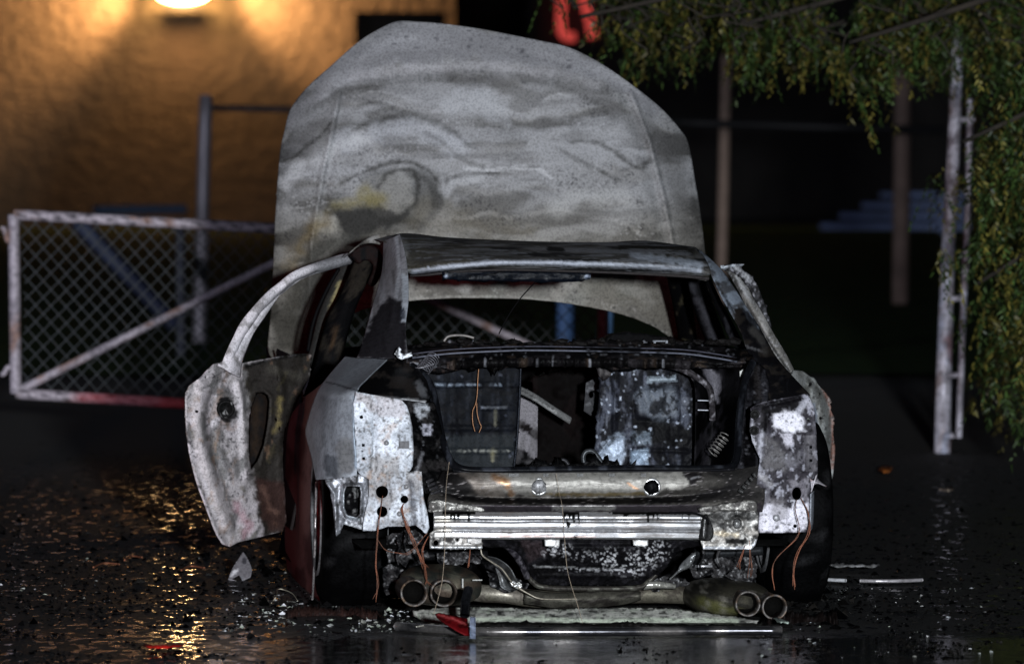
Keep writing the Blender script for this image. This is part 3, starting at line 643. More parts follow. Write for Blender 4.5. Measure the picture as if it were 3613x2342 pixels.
    lay += [('l', K, [(1335, 660), (1360, 620), (1400, 598), (1455, 602), (1478, 650), (1465, 715), (1425, 762), (1370, 792)], 4, 11, .8), ('l', K, [(1465, 610), (1510, 640), (1545, 690), (1530, 750), (1480, 800)], 14, 24, .55),
            ('l', K, [(1200, 650), (1260, 618), (1330, 588), (1400, 572), (1460, 574), (1510, 604), (1555, 648), (1610, 622), (1700, 612), (1800, 598), (1900, 588)], 2.5, 7, .7), ('l', K, [(985, 572), (1040, 552), (1090, 512), (1130, 482), (1178, 420)], 2.5, 5, .75),
            ('l', K, [(1230, 470), (1300, 438), (1380, 414), (1470, 410), (1540, 432), (1610, 470), (1660, 520)], 4, 14, .55), ('l', K, [(1500, 470), (1560, 500), (1620, 560), (1700, 590)], 3, 12, .45), ('l', K, [(2010, 500), (2090, 498), (2150, 525), (2215, 575), (2265, 600), (2292, 560)], 3, 9, .6),
            ('l', K, [(1960, 520), (2040, 560), (2110, 598), (2180, 640)], 2, 8, .5), ('l', K, [(1080, 400), (1130, 370), (1190, 330), (1280, 305), (1420, 290), (1600, 280)], 5, 16, .45), ('l', K, [(1850, 285), (1960, 300), (2080, 350), (2160, 410)], 5, 16, .4),
            ('p', K, [(1180, 745), (1240, 735), (1330, 745), (1400, 770), (1380, 800), (1300, 830), (1250, 850), (1200, 820)], 22, .75), ('n', K, 9, 8, .56, .66, 0), ('p', (.07, .07, .065, .85, 0), [(1110, 850), (1280, 835), (1330, 870), (1240, 890), (1170, 960), (1140, 1060), (1090, 1140), (1050, 1120), (1080, 980)], 30, .5),
            ('l', (.46, .47, .49, .7, 0), [(1000, 640), (1060, 590), (1130, 560), (1200, 520), (1290, 490)], 12, 26, .5), ('l', (.44, .45, .47, .7, 0), [(1560, 640), (1570, 680), (1600, 640), (1700, 625)], 10, 16, .4), ('l', (.46, .47, .49, .7, 0), [(1640, 598), (1740, 604), (1860, 594), (1915, 600), (1945, 632)], 2, 4, .7)]
    rel = [('l', .010, [(1196, 330), (1180, 420), (1140, 600), (1100, 850), (1080, 1200)], 16), ('l', .012, [(2225, 330), (2290, 500), (2340, 700), (2380, 900), (2390, 1180)], 18),
           ('l', -.006, [(1215, 330), (1200, 430), (1165, 600), (1130, 850)], 26), ('l', -.006, [(2205, 340), (2268, 500), (2318, 700), (2355, 900)], 30),
           ('n', .007, 260, 110), ('n', .0025, 60, 36), ('l', .012, [(1020, 440), (1170, 300), (1400, 230), (1750, 222), (2050, 290), (2260, 400)], 60), ('p', .006, [(1340, 640), (1400, 605), (1455, 610), (1470, 660), (1450, 720), (1400, 745), (1345, 725), (1320, 680)], 25)]
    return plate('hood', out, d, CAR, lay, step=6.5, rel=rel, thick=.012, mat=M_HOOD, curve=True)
hood()

# ---- roof
RFL = [('b', (.07, .068, .064, .6, 0)), ('n', (.13, .13, .135, .5, 0), 220, 20, .48, .62, .7), ('n', (.02, .02, .022, .7, 0), 180, 22, .52, .66, .8), ('n', OLIVE, 160, 26, .56, .68, .6),
       ('l', (.055, .052, .045, .7, 0), [(1350, 832), (1500, 835), (1900, 858), (2280, 855), (2420, 866)], 6, 8, .7),
       ('p', (.035, .032, .024, .8, 0), [(2180, 862), (2330, 858), (2450, 878), (2450, 905), (2300, 905), (2180, 890)], 10, .85),
       ('l', (.34, .37, .43, .45, .0), [(1460, 958), (1600, 940), (1720, 927), (1900, 926), (2100, 932), (2300, 940), (2470, 955)], 5, 6, .9),  # pale stroke: highlight along the roof's rear edge put into the colour
       ('n', (.16, .17, .19, .5, 0), 120, 5, .54, .64, .7), ('l', (.42, .47, .55, .4, .1), [(2230, 905), (2300, 912), (2380, 922), (2470, 935)], 7, 10, .7),
       ('l', (.06, .06, .055, .7, 0), [(1450, 905), (1560, 885), (1700, 890), (1800, 905)], 9, 10, .5),
       ('l', (.03, .03, .03, .7, 0), [(1936, 880), (1985, 884)], 7, 2, 1), ('l', (.28, .28, .29, .6, 0), [(1430, 900), (1420, 860), (1395, 835)], 8, 12, .5)]
loft('roof', [[(1446, 968, 1.40), (1490, 966, 1.40), (1600, 953, 1.38), (1750, 946, 1.36), (1920, 949, 1.36), (2150, 955, 1.38), (2400, 967, 1.40), (2500, 976, 1.42)],
              [(1434, 956, 1.37), (1490, 950, 1.35), (1600, 938, 1.33), (1750, 924, 1.32), (1920, 924, 1.32), (2150, 930, 1.33), (2400, 942, 1.35), (2506, 958, 1.40)],
              [(1428, 930, 1.40), (1490, 922, 1.41), (1600, 905, 1.41), (1750, 900, 1.42), (1920, 901, 1.42), (2150, 903, 1.42), (2400, 912, 1.44), (2496, 930, 1.45)],
              [(1418, 885, 1.50), (1490, 868, 1.60), (1600, 866, 1.62), (1750, 870, 1.62), (1920, 874, 1.62), (2150, 874, 1.62), (2370, 876, 1.62), (2478, 900, 1.60)],
              [(1330, 848, 1.8), (1428, 826, 1.95), (1564, 839, 2.0), (1701, 847, 2.0), (1920, 855, 2.0), (2138, 857, 2.0), (2275, 852, 2.0), (2452, 874, 1.9)],
              [(1290, 868, 2.5), (1420, 846, 2.6), (1564, 849, 2.7), (1701, 859, 2.7), (1920, 867, 2.7), (2138, 869, 2.7), (2275, 866, 2.7), (2440, 886, 2.6)]],
     150, 60, CAR, RFL, rel=[('n', .012, 160, 26), ('n', .004, 40, 14)], mat=M_SMOOTH)
# dark lip under the roof edge
tube('window_flange', [(1446, 970, 1.42), (1520, 966, 1.42), (1620, 955, 1.40), (1800, 950, 1.38), (2000, 954, 1.38), (2200, 961, 1.40), (2400, 972, 1.42), (2500, 982, 1.44)], .008, CAR, [('b', (.05, .045, .045, .6, 0))])
# front header and windshield posts
strip('windshield_pillar', [(2351, 971, 2.75), (2372, 1070, 2.9), (2394, 1195, 3.1)], [(2425, 985, 2.7), (2447, 1100, 2.85), (2462, 1225, 3.05)], CAR, [('b', SOOT), ('n', (.10, .085, .05, .8, 0), 30, 60, .50, .64, .8)], bulge=.03)
strip('door_pillar', [(2420, 980, 2.2), (2450, 1100, 2.25), (2500, 1225, 2.3)], [(2487, 990, 2.2), (2530, 1110, 2.25), (2572, 1225, 2.3)], CAR, [('b', SOOT), ('l', (.055, .055, .065, .6, 0), [(2440, 1010), (2480, 1100), (2530, 1220)], 9, 12, .8), ('l', (.05, .05, .06, .6, 0), [(2490, 1010), (2540, 1120), (2580, 1220)], 6, 8, .8)], bulge=.03)
strip('quarter_window_frame', [(2487, 992, 1.7), (2530, 1100, 1.55), (2585, 1220, 1.4)], [(2509, 985, 1.7), (2560, 1090, 1.55), (2640, 1240, 1.4)], CAR, [('b', SOOT), ('n', (.04, .04, .048, .6, 0), 20, 60, .5, .62, .7)], bulge=.02)
# left side: arch of the door opening, pillars seen past it
strip('door_pillar', [(1255, 905, 2.1), (1198, 1040, 2.2), (1150, 1130, 2.25), (1106, 1290, 2.3), (1070, 1400, 2.3)], [(1338, 900, 2.05), (1290, 1010, 2.15), (1252, 1100, 2.2), (1215, 1230, 2.25), (1180, 1370, 2.25)], CAR,
      [('b', SOOT), ('n', (.045, .038, .030, .7, 0), 30, 90, .5, .66, .8), ('l', (.10, .06, .03, .8, 0), [(1185, 1150), (1170, 1230)], 3, 8, .6)], bulge=.03)
strip('window_frame', [(1212, 912, 2.5), (1165, 1010, 2.5), (1122, 1110, 2.5), (1092, 1230, 2.5), (1060, 1330, 2.5)], [(1266, 914, 2.5), (1222, 1010, 2.5), (1170, 1110, 2.5), (1134, 1215, 2.5), (1120, 1330, 2.5)], CAR,
      [('b', (.04, .038, .036, .7, 0)), ('l', (.26, .22, .10, .8, 0), [(1200, 1000), (1178, 1060), (1160, 1120), (1142, 1190)], 5, 10, .8), ('l', (.16, .15, .13, .8, 0), [(1258, 930), (1235, 975), (1215, 1010)], 7, 8, .7)], bulge=.02)
tube('window_channel', [(1196, 948, 2.45), (1160, 1010, 2.45), (1122, 1090, 2.45), (1100, 1160, 2.45), (1086, 1240, 2.45)], .007, CAR, [('b', SOOT)])
plate('roof_rail', [(1237, 900), (1252, 880), (1285, 866), (1318, 866), (1340, 885), (1352, 915), (1352, 945), (1338, 985), (1318, 1010), (1300, 1000), (1318, 950), (1310, 925), (1288, 918), (1270, 930), (1255, 922)], 2.0, CAR, [('b', SOOT), ('n', (.03, .012, .010, .6, 0), 40, 60, .5, .6, .7)], curve=True, thick=.05)
plate('rail_cover', [(1212, 912), (1245, 880), (1290, 846), (1340, 826), (1400, 824), (1428, 834), (1432, 880), (1400, 885), (1355, 868), (1310, 858), (1270, 866), (1240, 890)], 1.92, CAR,
      [('b', (.10, .095, .085, .7, 0)), ('n', (.03, .03, .03, .7, 0), 50, 20, .5, .62, .7), ('n', (.2, .2, .2, .6, 0), 60, 20, .55, .65, .6)], curve=True, thick=.02)
# ---- rear pillars
CPL = [('b', (.19, .19, .205, .42, 0)), ('n', (.28, .29, .32, .4, 0), 26, 200, .46, .62, .7), ('n', (.06, .06, .062, .6, .1), 18, 120, .56, .68, .5),
       ('p', (.020, .018, .022, .55, .1), [(1236, 1260), (1290, 1168), (1330, 1095), (1375, 1052), (1418, 1062), (1428, 1100), (1440, 1260), (1400, 1275)], 14, .95),  # dark patch over the pillar foot is a shadow painted into the colour
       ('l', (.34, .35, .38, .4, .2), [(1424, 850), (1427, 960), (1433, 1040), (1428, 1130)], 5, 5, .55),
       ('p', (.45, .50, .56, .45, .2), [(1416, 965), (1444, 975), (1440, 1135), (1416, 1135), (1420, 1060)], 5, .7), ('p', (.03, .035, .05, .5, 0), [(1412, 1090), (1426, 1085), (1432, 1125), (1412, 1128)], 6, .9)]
strip('rear_pillar', [(1352, 850, 1.72), (1349, 930, 1.6), (1340, 985, 1.45), (1318, 1060, 1.25), (1296, 1140, 1.1), (1278, 1205, .98), (1258, 1262, .9)],
      [(1410, 824, 1.62), (1430, 900, 1.42), (1440, 980, 1.28), (1441, 1060, 1.1), (1432, 1140, .98), (1434, 1200, .9), (1440, 1266, .82)], CAR, CPL, bulge=.035, nu=30, nv=110, mat=M_SMOOTH, rel=[('l', .012, [(1392, 840), (1400, 930), (1392, 1050), (1380, 1140)], 14), ('n', .003, 30, 60)])
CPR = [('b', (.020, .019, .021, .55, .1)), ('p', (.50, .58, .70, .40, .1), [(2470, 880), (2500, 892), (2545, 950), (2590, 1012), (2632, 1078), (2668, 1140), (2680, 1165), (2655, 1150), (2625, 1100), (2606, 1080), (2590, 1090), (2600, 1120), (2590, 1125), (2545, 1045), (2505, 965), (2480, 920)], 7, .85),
       ('n', (.12, .14, .19, .5, 0), 16, 50, .64, .74, .5), ('l', (.02, .02, .024, .6, 0), [(2530, 1000), (2556, 1046), (2580, 1085), (2596, 1112)], 4, 9, .9),
       ('p', (.018, .017, .020, .55, 0), [(2606, 1082), (2640, 1100), (2690, 1175), (2760, 1290), (2860, 1390), (2640, 1420), (2590, 1130)], 8, .9), ('n', (.05, .042, .036, .6, 0), 50, 30, .54, .68, .8),
       ('l', (.10, .095, .09, .6, 0), [(2655, 1165), (2690, 1210), (2700, 1240)], 8, 14, .7), ('l', (.16, .16, .17, .5, 0), [(2600, 1205), (2640, 1225), (2690, 1240)], 2, 5, .7)]
strip('rear_pillar', [(2462, 880, 1.66), (2504, 955, 1.42), (2545, 1045, 1.22), (2588, 1120, 1.06), (2618, 1180, .96), (2640, 1240, .86), (2690, 1310, .74), (2716, 1420, .5)],
      [(2474, 884, 1.75), (2545, 950, 1.6), (2590, 1012, 1.42), (2632, 1078, 1.28), (2672, 1140, 1.16), (2708, 1204, 1.06), (2752, 1275, .92), (2858, 1392, .58)], CAR, CPR, bulge=.03, nu=30, nv=120, mat=M_BURN, rel=[('n', .006, 40, 40)])

# ---- third brake lamp bar and its wire
plate('brake_lamp_bar', [(1560, 958), (1572, 952), (1700, 955), (1900, 958), (2085, 960), (2083, 986), (1990, 996), (1800, 992), (1620, 990), (1562, 982)], 1.40, CAR, [('b', (.010, .014, .024, .3, 0)), ('n', (.3, .35, .45, .3, .1), 26, 6, .72, .78, .8)], thick=.03, rel=[('n', .006, 50, 12)], mat=M_CHAR, jag=2)
tube('wire', [(1572, 966, 1.41), (1640, 972, 1.41), (1730, 968, 1.40), (1780, 955, 1.40)], .002, CAR, [('b', SOOT)])
tube('wire', [(1896, 988, 1.42), (1870, 1015, 1.42), (1832, 1058, 1.40), (1790, 1120, 1.40), (1760, 1178, 1.40)], .0022, CAR, [('b', SOOT)])

# ---- left quarter panel
QL = [('b', (.26, .28, .31, .36, 0)), ('n', (.36, .39, .44, .34, 0), 70, 260, .42, .62, .8),
      ('p', (.13, .138, .155, .42, 0), [(1128, 1395), (1200, 1400), (1250, 1420), (1252, 1520), (1256, 1660), (1180, 1690), (1140, 1650), (1135, 1520)], 16, .65),
      ('p', (.13, .125, .12, .45, .3), [(1185, 1560), (1245, 1540), (1250, 1660), (1195, 1680)], 18, .5), ('p', (.03, .035, .045, .5, .2), [(1150, 1600), (1190, 1610), (1192, 1690), (1145, 1688)], 12, .6),
      ('p', (.21, .235, .265, .38, .3), [(1155, 1330), (1220, 1255), (1370, 1264), (1310, 1318), (1262, 1376)], 10, .7), ('l', (.04, .042, .05, .5, 0), [(1151, 1347), (1180, 1354), (1263, 1378)], 2.5, 2.5, .9),
      ('l', (.30, .33, .36, .34, .3), [(1085, 1480), (1100, 1600), (1116, 1690)], 5, 8, .6), ('l', (.26, .32, .40, .35, .2), [(1250, 1400), (1247, 1480), (1256, 1650)], 3, 4, .7)]
loft('quarter_panel', [[(1217, 1256, 0.918), (1262, 1262, 0.807), (1310, 1262, 0.739), (1368, 1266, 0.671)], [(1151, 1334, 0.758), (1190, 1340, 0.578), (1240, 1350, 0.440), (1296, 1334, 0.380)], [(1116, 1390, 0.603), (1150, 1392, 0.414), (1200, 1392, 0.275), (1260, 1380, 0.230)],
                        [(1086, 1480, 0.624), (1122, 1480, 0.414), (1180, 1480, 0.246), (1249, 1480, 0.170)], [(1078, 1530, 0.603), (1112, 1530, 0.414), (1180, 1540, 0.233), (1249, 1535, 0.166)],
                        [(1097, 1610, 0.498), (1130, 1610, 0.351), (1185, 1612, 0.225), (1256, 1612, 0.166)], [(1113, 1692, 0.414), (1150, 1690, 0.300), (1195, 1690, 0.216), (1258, 1676, 0.170)]], 50, 90, CAR, QL, mat=M_SMOOTH, thick=.004,
     rel=[('l', -.007, [(1151, 1347), (1180, 1354), (1263, 1378)], 6), ('l', .012, [(1150, 1400), (1140, 1500), (1150, 1680)], 30)])
# ---- left tail lamp pocket
tl = [(1256, 1381), (1311, 1392), (1366, 1400), (1415, 1409), (1436, 1432), (1447, 1470), (1455, 1508), (1460, 1580), (1456, 1646), (1443, 1664), (1470, 1660), (1487, 1663), (1492, 1701), (1497, 1756), (1509, 1811), (1515, 1861), (1504, 1885), (1488, 1868), (1468, 1853), (1420, 1856), (1371, 1856), (1322, 1872), (1280, 1872), (1283, 1833), (1300, 1756), (1302, 1690), (1272, 1676), (1260, 1660), (1250, 1480), (1246, 1425)]
TLL = [('b', (.64, .68, .75, .5, 0)), ('n', (.36, .39, .44, .55, 0), 60, 80, .48, .66, .8), ('n', (.24, .22, .21, .6, 0), 90, 110, .56, .72, .7), ('n', (.30, .17, .09, .7, 0), 20, 30, .62, .72, .45), ('l', (.14, .14, .15, .6, 0), [(1300, 1860), (1370, 1850), (1470, 1846)], 8, 22, .6), ('l', (.16, .16, .17, .6, 0), [(1445, 1420), (1470, 1560)], 6, 26, .6), ('p', (.36, .33, .34, .6, 0), [(1256, 1385), (1310, 1394), (1330, 1440), (1312, 1460), (1280, 1420), (1254, 1420)], 5, .75), ('p', (.45, .43, .46, .6, 0), [(1325, 1400), (1415, 1410), (1440, 1460), (1400, 1475), (1330, 1465)], 6, .8),
       ('l', (.06, .06, .07, .7, 0), [(1440, 1415), (1452, 1480), (1462, 1560), (1460, 1650)], 3, 8, .8), ('l', (.02, .02, .02, .6, 0), [(1440, 1666), (1462, 1664)], 3, 3, .9), ('l', (.06, .06, .07, .7, 0), [(1450, 1700), (1456, 1780), (1460, 1850)], 7, 10, .85), ('l', (.10, .10, .11, .6, 0), [(1478, 1720), (1485, 1800), (1498, 1870)], 3, 10, .6),
       ('p', (.10, .10, .10, .6, 0), rect(1426, 1569, 18, 13), 1.5, .9), ('l', (.05, .05, .05, .7, 0), [(1286, 1440), (1290, 1480), (1306, 1508)], 1.5, 1.5, .8), ('l', (.08, .07, .06, .7, 0), [(1262, 1520), (1300, 1518), (1312, 1530), (1312, 1600), (1306, 1640), (1270, 1660)], 1.6, 2, .8),
       ('l', (.10, .09, .09, .7, 0), [(1372, 1690), (1378, 1730), (1382, 1765)], 2.5, 4, .8), ('l', (.09, .09, .09, .7, 0), [(1350, 1640), (1352, 1665)], 2, 3, .7), ('n', (.06, .055, .05, .8, 0), 7, 9, .66, .72, .8), ('n', (.12, .11, .11, .8, 0), 14, 12, .66, .72, .6), ('l', (.25, .24, .25, .6, 0), [(1365, 1700), (1440, 1700), (1440, 1790)], 3, 9, .35)]
plate('tail_lamp_pocket', tl, .17, CAR, TLL, holes=[circ(1348, 1735, 22), circ(1348, 1804, 19), circ(1427, 1761, 14), circ(1275, 1471, 6.5, n=10), rect(1282, 1570, 5, 5), rect(1283, 1617, 5, 5), circ(1278, 1592, 2.6, n=8), circ(1375, 1794, 3, n=8)], step=6,
      rel=[('n', .006, 70, 70), ('n', .002, 18, 18), ('l', .010, [(1262, 1520), (1300, 1518), (1312, 1530), (1312, 1600), (1306, 1640), (1270, 1660)], 7), ('l', -.010, [(1320, 1400), (1320, 1520), (1318, 1650), (1330, 1700)], 16), ('l', -.016, [(1455, 1690), (1460, 1860)], 14), ('l', .012, [(1483, 1690), (1500, 1860)], 10), ('l', -.02, [(1262, 1374), (1415, 1404)], 8)], jag=1.2)
for x, y in ((1363, 1562), (1433, 1716), (1409, 1812), (1424, 1845)):
    c = C(x, y, .16); V, f = lathe(c, -FW, [(0, .009), (.004, .009), (.006, .006), (.012, .0055), (.012, .0)], 12); mesh('rivet', V, f, CAR, M_BURN, [('b', (.3, .3, .31, .45, .3))])
V, f = boxW(C(1426, 1569, .15), (.034, .012, .024), (RT, FW, (0, 0, 1))); mesh('clip_plate', V, f, CAR, M_BURN, [('b', (.09, .09, .095, .5, .2))], smooth=False)
# bumper bracket with its window
plate('bumper_bracket', [(1145, 1690), (1200, 1684), (1256, 1670), (1292, 1676), (1302, 1700), (1302, 1756), (1290, 1800), (1284, 1840), (1276, 1868), (1212, 1848), (1201, 1880), (1187, 1892), (1179, 1855), (1173, 1784), (1164, 1730), (1150, 1706)], .20, CAR,
      [('b', (.10, .10, .11, .42, .4)), ('n', (.25, .26, .29, .4, .4), 16, 60, .46, .6, .8), ('n', (.03, .03, .03, .6, .1), 14, 30, .54, .64, .8), ('l', (.36, .40, .44, .4, .3), [(1208, 1720), (1214, 1790), (1225, 1822), (1262, 1832)], 3, 5, .7), ('l', (.4, .42, .45, .5, .2), [(1215, 1852), (1275, 1862)], 6, 6, .7)],
      holes=[[(1224, 1717), (1266, 1717), (1270, 1735), (1267, 1811), (1256, 1822), (1224, 1814), (1215, 1789), (1216, 1734)]], step=5, rel=[('l', .016, [(1220, 1712), (1270, 1712), (1274, 1735), (1271, 1813), (1256, 1826), (1222, 1818), (1211, 1789), (1212, 1734), (1220, 1712)], 9), ('l', .012, [(1150, 1700), (1180, 1740), (1186, 1880)], 12), ('n', .006, 20, 40)], jag=1)
plate('bracket_inside', [(1208, 1705), (1280, 1705), (1280, 1830), (1208, 1830)], .30, CAR, [('b', SOOT), ('n', (.20, .2, .2, .6, 0), 10, 22, .60, .68, .8)], mat=M_CHAR, step=6, rel=[('n', .02, 16, 16)])
# black gutter shelf above the lamp pocket
plate('trunk_gutter', [(1262, 1378), (1296, 1334), (1340, 1290), (1368, 1266), (1440, 1258), (1470, 1290), (1505, 1340), (1525, 1400), (1500, 1418), (1440, 1410), (1340, 1398)], lambda px, py: .30 + (1400 - py) / 140 * .5, CAR,
      [('b', (.014, .013, .014, .45, .1)), ('n', (.055, .045, .04, .5, 0), 40, 30, .5, .64, .8), ('p', (.24, .25, .27, .5, .1), [(1462, 1345), (1478, 1340), (1502, 1375), (1510, 1400), (1480, 1395)], 8, .7), ('l', (.45, .46, .48, .5, 0), [(1415, 1406), (1470, 1412), (1500, 1418)], 3, 5, .8), ('l', (.12, .12, .13, .5, 0), [(1340, 1398), (1415, 1406)], 2, 3, .7)], rel=[('n', .01, 30, 20)], step=7)
# inner jamb between pocket and trunk opening
JL = [('b', (.008, .008, .009, .55, 0)), ('n', (.14, .145, .16, .5, 0), 9, 9, .72, .78, .7), ('p', (.42, .44, .48, .5, 0), [(1460, 1420), (1500, 1420), (1516, 1440), (1505, 1470), (1478, 1478), (1462, 1450)], 6, .85), ('p', (.03, .03, .03, .5, 0), circ(1492, 1452, 9), 3, .9),
      ('p', (.36, .36, .42, .5, 0), rect(1506, 1516, 16, 20), 4, .9), ('p', (.03, .03, .04, .5, 0), rect(1505, 1518, 6, 8), 2, .9), ('l', (.2, .2, .22, .5, 0), [(1490, 1600), (1478, 1640), (1470, 1665)], 3, 8, .8), ('n', (.06, .055, .055, .5, 0), 30, 40, .5, .62, .5)]
plate('trunk_jamb', [(1420, 1404), (1500, 1410), (1532, 1420), (1548, 1469), (1567, 1558), (1595, 1640), (1600, 1690), (1560, 1740), (1500, 1740), (1488, 1700), (1486, 1665), (1450, 1665), (1456, 1580), (1450, 1490)], lambda px, py: .20 + np.clip((1700 - py) / 300, 0, 1) * .16 + (px - 1450) / 150 * .05, CAR, JL, step=6, rel=[('n', .012, 22, 22), ('n', .005, 8, 8)], mat=M_CHAR, jag=2)
for i in range(4):   # slots stamped in the corner
    V, f = tubeW(lin_n([C(1505 + i * 5, 1700 + i * 14, .17), C(1528 + i * 9, 1690 + i * 13, .16)], 6), .006, 8); mesh('stamped_rib', V, f, CAR, M_BURN, [('b', (.05, .05, .055, .3, .3))])

# ---- right tail lamp pocket
tr = [(2650, 1440), (2691, 1417), (2770, 1405), (2852, 1391), (2873, 1440), (2881, 1534), (2886, 1669), (2860, 1700), (2857, 1790), (2857, 1876), (2760, 1879), (2676, 1879), (2678, 1772), (2670, 1700), (2681, 1617), (2655, 1560), (2645, 1513)]
TRL = [('b', (.045, .041, .050, .5, .05)), ('n', (.12, .116, .135, .5, 0), 36, 60, .5, .66, .7), ('n', (.34, .34, .40, .5, 0), 12, 20, .62, .69, .8), ('p', (.012, .011, .013, .55, 0), [(2660, 1430), (2850, 1392), (2862, 1425), (2800, 1448), (2720, 1460), (2712, 1520), (2690, 1540), (2690, 1440)], 12, .85),
       ('p', (.70, .69, .76, .55, 0), [(2732, 1458), (2775, 1446), (2815, 1452), (2836, 1490), (2838, 1520), (2795, 1524), (2735, 1506), (2726, 1480)], 10, .95), ('p', (.60, .58, .66, .55, 0), [(2752, 1530), (2790, 1528), (2800, 1560), (2778, 1580)], 8, .75), ('l', (.42, .42, .48, .5, 0), [(2820, 1450), (2850, 1410), (2866, 1430)], 8, 9, .7),
       ('p', (.72, .70, .78, .55, 0), [(2682, 1800), (2710, 1775), (2760, 1782), (2790, 1790), (2815, 1770), (2852, 1785), (2853, 1850), (2820, 1874), (2678, 1878)], 12, .95), ('p', (.16, .15, .16, .6, 0), [(2715, 1762), (2770, 1765), (2775, 1830), (2745, 1850), (2715, 1800)], 16, .6),
       ('p', (.10, .095, .10, .55, 0), [(2700, 1540), (2750, 1560), (2770, 1620), (2770, 1660), (2690, 1660)], 12, .8), ('p', (.11, .105, .115, .5, .1), [(2835, 1535), (2880, 1535), (2884, 1660), (2842, 1665)], 4, .7), ('l', (.5, .5, .56, .5, 0), [(2650, 1500), (2652, 1540), (2664, 1580)], 4, 7, .8), ('l', (.4, .4, .46, .5, 0), [(2690, 1520), (2680, 1580), (2684, 1620)], 3, 7, .8),
       ('l', (.32, .31, .33, .5, 0), [(2670, 1670), (2700, 1690), (2720, 1710)], 7, 12, .7), ('p', (.14, .13, .15, .5, .1), [(2780, 1690), (2850, 1690), (2850, 1765), (2790, 1760)], 12, .8), ('n', (.02, .02, .02, .7, 0), 6, 7, .66, .72, .8), ('l', (.6, .6, .66, .5, 0), [(2790, 1764), (2812, 1768), (2830, 1760)], 3, 3, .8)]
plate('tail_lamp_pocket', tr, .19, CAR, TRL, holes=[circ(2811, 1741, 17, 23), circ(2852, 1479, 6, n=10), rect(2861, 1577, 5, 5), rect(2861, 1624, 5, 5), circ(2865, 1600, 2.6, n=8), circ(2805, 1855, 6.5, n=10), circ(2690, 1782, 5, n=9)], step=6,
      rel=[('n', .008, 50, 60), ('n', .003, 14, 14), ('l', .012, [(2708, 1460), (2702, 1600)], 10), ('l', .010, [(2835, 1535), (2838, 1660)], 8), ('l', .010, [(2771, 1790), (2771, 1870)], 8), ('p', .012, circ(2715, 1578, 12), 6), ('l', -.02, [(2660, 1440), (2850, 1397)], 10)], jag=1.5)
for x, y in ((2663, 1461), (2660, 1518)):
    c = C(x, y, .17); V, f = lathe(c, -FW, [(0, .017), (.006, .017), (.006, .011), (-.01, .009), (-.01, 0)], 16); mesh('lamp_socket', V, f, CAR, M_CHAR, [('b', (.03, .03, .03, .4, .2))])
c = C(2739, 1826, .17); V, f = lathe(c, -FW, [(0, .012), (.005, .012), (.008, .007), (.008, 0)], 14); mesh('rivet', V, f, CAR, M_BURN, [('b', (.3, .3, .32, .45, .3))])
strip('curled_flange', [(2858, 1690, .17), (2862, 1712, .19), (2858, 1740, .2)], [(2920, 1720, .30), (2884, 1690, .27), (2880, 1670, .2)], CAR, [('b', (.55, .52, .56, .5, 0)), ('n', (.2, .1, .09, .6, 0), 16, 16, .55, .64, .7)], bulge=.03, nu=10, nv=16)
strip('splash_edge', [(2862, 1740, .25), (2860, 1810, .25), (2858, 1880, .25)], [(2874, 1730, .32), (2873, 1790, .32), (2870, 1860, .32)], CAR, [('b', (.28, .30, .34, .45, .1)), ('n', SOOT, 20, 30, .5, .6, .7)], nv=20)
# right jamb
plate('trunk_jamb', [(2612, 1345), (2650, 1262), (2700, 1300), (2716, 1350), (2716, 1408), (2690, 1420), (2652, 1440), (2646, 1513), (2664, 1580), (2682, 1620), (2672, 1690), (2640, 1720), (2600, 1700), (2590, 1640), (2593, 1555), (2606, 1440)], lambda px, py: .24 + np.clip((1650 - py) / 400, 0, 1) * .5, CAR,
      [('b', (.014, .013, .015, .4, .1)), ('n', (.05, .05, .06, .45, .1), 16, 90, .48, .62, .8), ('l', (.14, .15, .19, .4, .1), [(2618, 1400), (2602, 1480), (2600, 1580)], 5, 8, .6), ('l', (.045, .04, .04, .5, 0), [(2670, 1300), (2676, 1400)], 10, 10, .7), ('n', (.14, .14, .16, .5, 0), 8, 8, .71, .77, .6)], step=7, rel=[('n', .012, 24, 60), ('l', .02, [(2622, 1350), (2608, 1440), (2602, 1600)], 14), ('l', -.02, [(2645, 1330), (2640, 1440), (2630, 1600)], 14)], mat=M_CHAR, jag=1.5)
plate('seat_belt_clip', [(2610, 1310), (2638, 1294), (2642, 1306), (2622, 1330), (2612, 1345)], .7, CAR, [('b', (.5, .5, .48, .5, 0))], thick=.01, step=6)

# ---- parcel shelf edge and charred ledge
plate('parcel_shelf', [(1425, 1240), (1470, 1212), (1600, 1206), (1750, 1212), (1900, 1206), (2100, 1204), (2300, 1206), (2480, 1212), (2640, 1232), (2660, 1262), (2640, 1290), (2500, 1286), (2400, 1272), (2193, 1268), (1865, 1264), (1700, 1268), (1600, 1276), (1520, 1300), (1470, 1310), (1440, 1280)], lambda px, py: .72 + np.clip((1275 - py) / 60, 0, 1) * .30, CAR,
      [('b', (.013, .012, .013, .45, .05)), ('n', (.045, .04, .045, .4, .1), 90, 8, .5, .64, .8), ('n', (.24, .25, .28, .4, 0), 16, 5, .68, .74, .8), ('n', (.10, .07, .05, .5, 0), 60, 8, .62, .7, .5)], step=6.5, jag=5, mat=M_CHAR, thick=.03,
      rel=[('l', .014, [(1470, 1262), (1592, 1246), (1865, 1236), (2193, 1241), (2400, 1246), (2560, 1264), (2636, 1280)], 9), ('l', .012, [(1560, 1238), (1865, 1222), (2193, 1228), (2400, 1232), (2560, 1248)], 7), ('l', -.014, [(1500, 1256), (1865, 1230), (2300, 1236), (2560, 1257)], 6), ('n', .008, 26, 8)])
